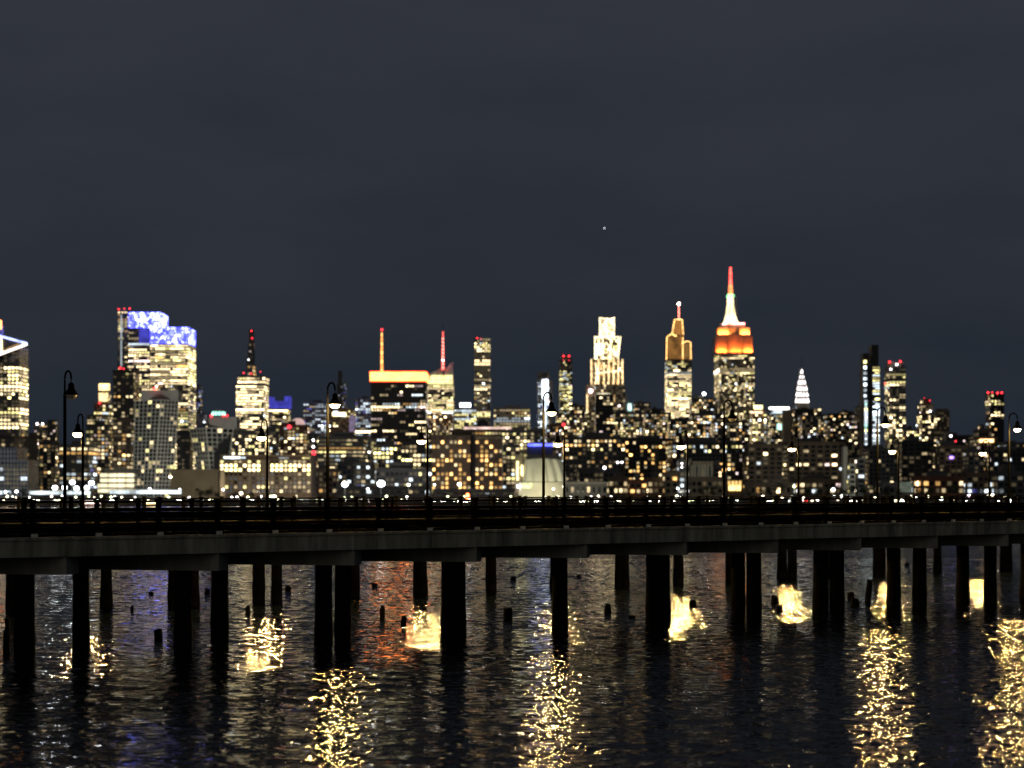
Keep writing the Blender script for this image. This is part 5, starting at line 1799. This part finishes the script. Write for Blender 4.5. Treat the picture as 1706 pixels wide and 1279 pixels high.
for i, (x, lb) in enumerate(CARS):
    D = 778 + rg.uniform(0, 16)
    make_car(CARP[i % 2], (PX(x, D), D, GROUND), lb)
make_car(CARP[0], (PX(1340, 782), 782, GROUND), 'car showing red tail lights under the trees', True)

# two small lit boats moored at the bulkhead
HULL = mat_surface('boat_hull_white', (.5, .5, .5), .4, .1, 1)
for x, ln, colr, lb in ((155, 8.5, (1, .66, .58), 'small boat with pinkish lit cabin below the bright pavilion'), (252, 5.5, (1, .72, .3), 'small boat with amber lit cabin below the leaning gridded tower')):
    D = 748
    cx = PX(x, D)
    r = empty('boat', (cx, D, 0), lb, 'boat', 'boats moored at the far bank')
    m = MB()
    h = ln / 2
    m.hexa([(cx - h * .9, D - .9, -.3), (cx + h * .7, D - .9, -.3), (cx + h * .9, D, -.3), (cx + h * .7, D + .9, -.3), (cx - h * .9, D + .9, -.3)],
           [(cx - h, D - 1.3, .6), (cx + h * .8, D - 1.3, .6), (cx + h * 1.15, D, .75), (cx + h * .8, D + 1.3, .6), (cx - h, D + 1.3, .6)])
    m.build('hull', HULL, r)
    m = MB()
    m.box(cx - h * .8, cx + h * .7, D - .9, D + .9, .62, .8)
    m.box(cx - h * .85, cx + h * .75, D - 1.0, D + 1.0, 1.75, 1.9)
    for k in range(4):
        xx = cx - h * .78 + k * h * .48
        m.box(xx - .06, xx + .06, D - .88, D - .76, .8, 1.75)
    m.build('cabin', HULL, r)
    m = MB()
    m.box(cx - h * .76, cx + h * .66, D - .72, D + .7, .82, 1.74)
    m.build('cabin_window', mat_glow('cabin_light', colr, 14, .2, .4), r)

# one faint star
m = MB()
c = P(1007, 380, 15000)
m.ball(c, 3.2)
tag(m.build('star', mat_glow('star_light', (.9, .95, 1), 6, 0)), 'single faint white point of light high in the empty sky', 'star')


# ------------------------------------------------------------------ added fill lights on the river road, brightening dark facades
def added_fill(label, x, y, D, dist, power, col, spread=110):
    r = empty('floodlight', (PX(x, D - dist), D - dist, GROUND), label, 'floodlight', 'added fill lights on the far bank')
    cx, cy = r.location.x, r.location.y
    m = MB()
    m.box(cx - .25, cx + .25, cy - .2, cy + .2, GROUND, GROUND + .9)
    m.build('base', LAMPM, r)
    m = MB()
    m.hexa([(cx - .4, cy - .3, GROUND + .9), (cx + .4, cy - .3, GROUND + .9), (cx + .4, cy + .2, GROUND + 1.0), (cx - .4, cy + .2, GROUND + 1.0)],
           [(cx - .4, cy - .5, GROUND + 1.4), (cx + .4, cy - .5, GROUND + 1.4), (cx + .4, cy - .05, GROUND + 1.6), (cx - .4, cy - .05, GROUND + 1.6)])
    m.build('lamp_head', LAMPM, r)
    ld = bpy.data.lights.new('added_fill_beam', 'SPOT')
    ld.energy = power
    ld.color = col
    ld.spot_size = math.radians(spread)
    ld.spot_blend = .6
    ld.shadow_soft_size = .4
    o = bpy.data.objects.new('added_fill_beam', ld)
    COL.objects.link(o)
    o.location = (cx, cy + .6, GROUND + 1.7)
    tgt = P(x, y, D)
    o.rotation_euler = (tgt - o.location).to_track_quat('-Z', 'Y').to_euler()
    child_of(o, r)


added_fill('added fill light before the left gridded tower', 262, 745, 1420, 120, 170000, (1, .96, .8), 100)
added_fill('added fill light before the right gridded tower', 352, 760, 1440, 120, 140000, (1, .96, .8), 90)
added_fill('added fill light before the beige shed', 325, 800, 1180, 60, 24000, (1, .9, .66), 120)
added_fill('added fill light before the riverside warehouse', 415, 795, 1250, 75, 45000, (1, .86, .62), 120)
added_fill('added fill light before the right half of the riverside warehouse', 478, 795, 1250, 75, 45000, (1, .86, .62), 120)
added_fill('added fill light before the fluted building', 900, 775, 1240, 24, 26000, (1, .92, .6), 150)
added_fill('added fill light before the long grey hall', 975, 812, 1140, 45, 16000, (1, .9, .66), 120)
added_fill('added fill light before the columned facade', 1170, 790, 1280, 100, 40000, (.95, .95, .8), 80)
added_fill('added fill light before the pale slabs', 1412, 780, 1400, 100, 60000, (.95, 1, .85), 80)
added_fill('added fill light before the mullioned glass office', 20, 790, 1350, 90, 60000, (.85, .93, 1), 90)
added_fill('added fill light before the low sheds under the black tower', 640, 805, 1320, 120, 70000, (.95, .95, 1), 110)
added_fill('added fill light before the amber apartment blocks', 780, 780, 1330, 110, 7000, (1, .85, .7), 110)


# ------------------------------------------------------------------ row of small promenade lights along the far waterline
rg = random.Random(77)
PGL = [mat_glow('promenade_globe_warm', (1, .84, .55), 16, 0), mat_glow('promenade_globe_white', (1, .95, .9), 18, 0), mat_glow('promenade_globe_yellow', (.95, 1, .5), 12, 0)]
x = 6.0
while x < 1702:
    D = SHORE + rg.uniform(3, 9)
    h = rg.choice([0.7, 1.0, 1.0, 2.2, 2.6])
    c = Vector((PX(x, D), D, GROUND + h))
    r = empty('promenade_light', (c.x, D, GROUND), 'tiny light in the row along the far waterline', 'light', 'promenade lights along the far waterline')
    m = MB()
    m.tube([(c.x, D, GROUND), (c.x, D, c.z)], .07, 6)
    m.build('post', LAMPM, r)
    m = MB()
    m.ball(c, rg.uniform(.18, .42), 0, 8)
    m.build('globe', rg.choice(PGL), r)
    x += rg.choice([6, 9, 12, 16, 22, 34])
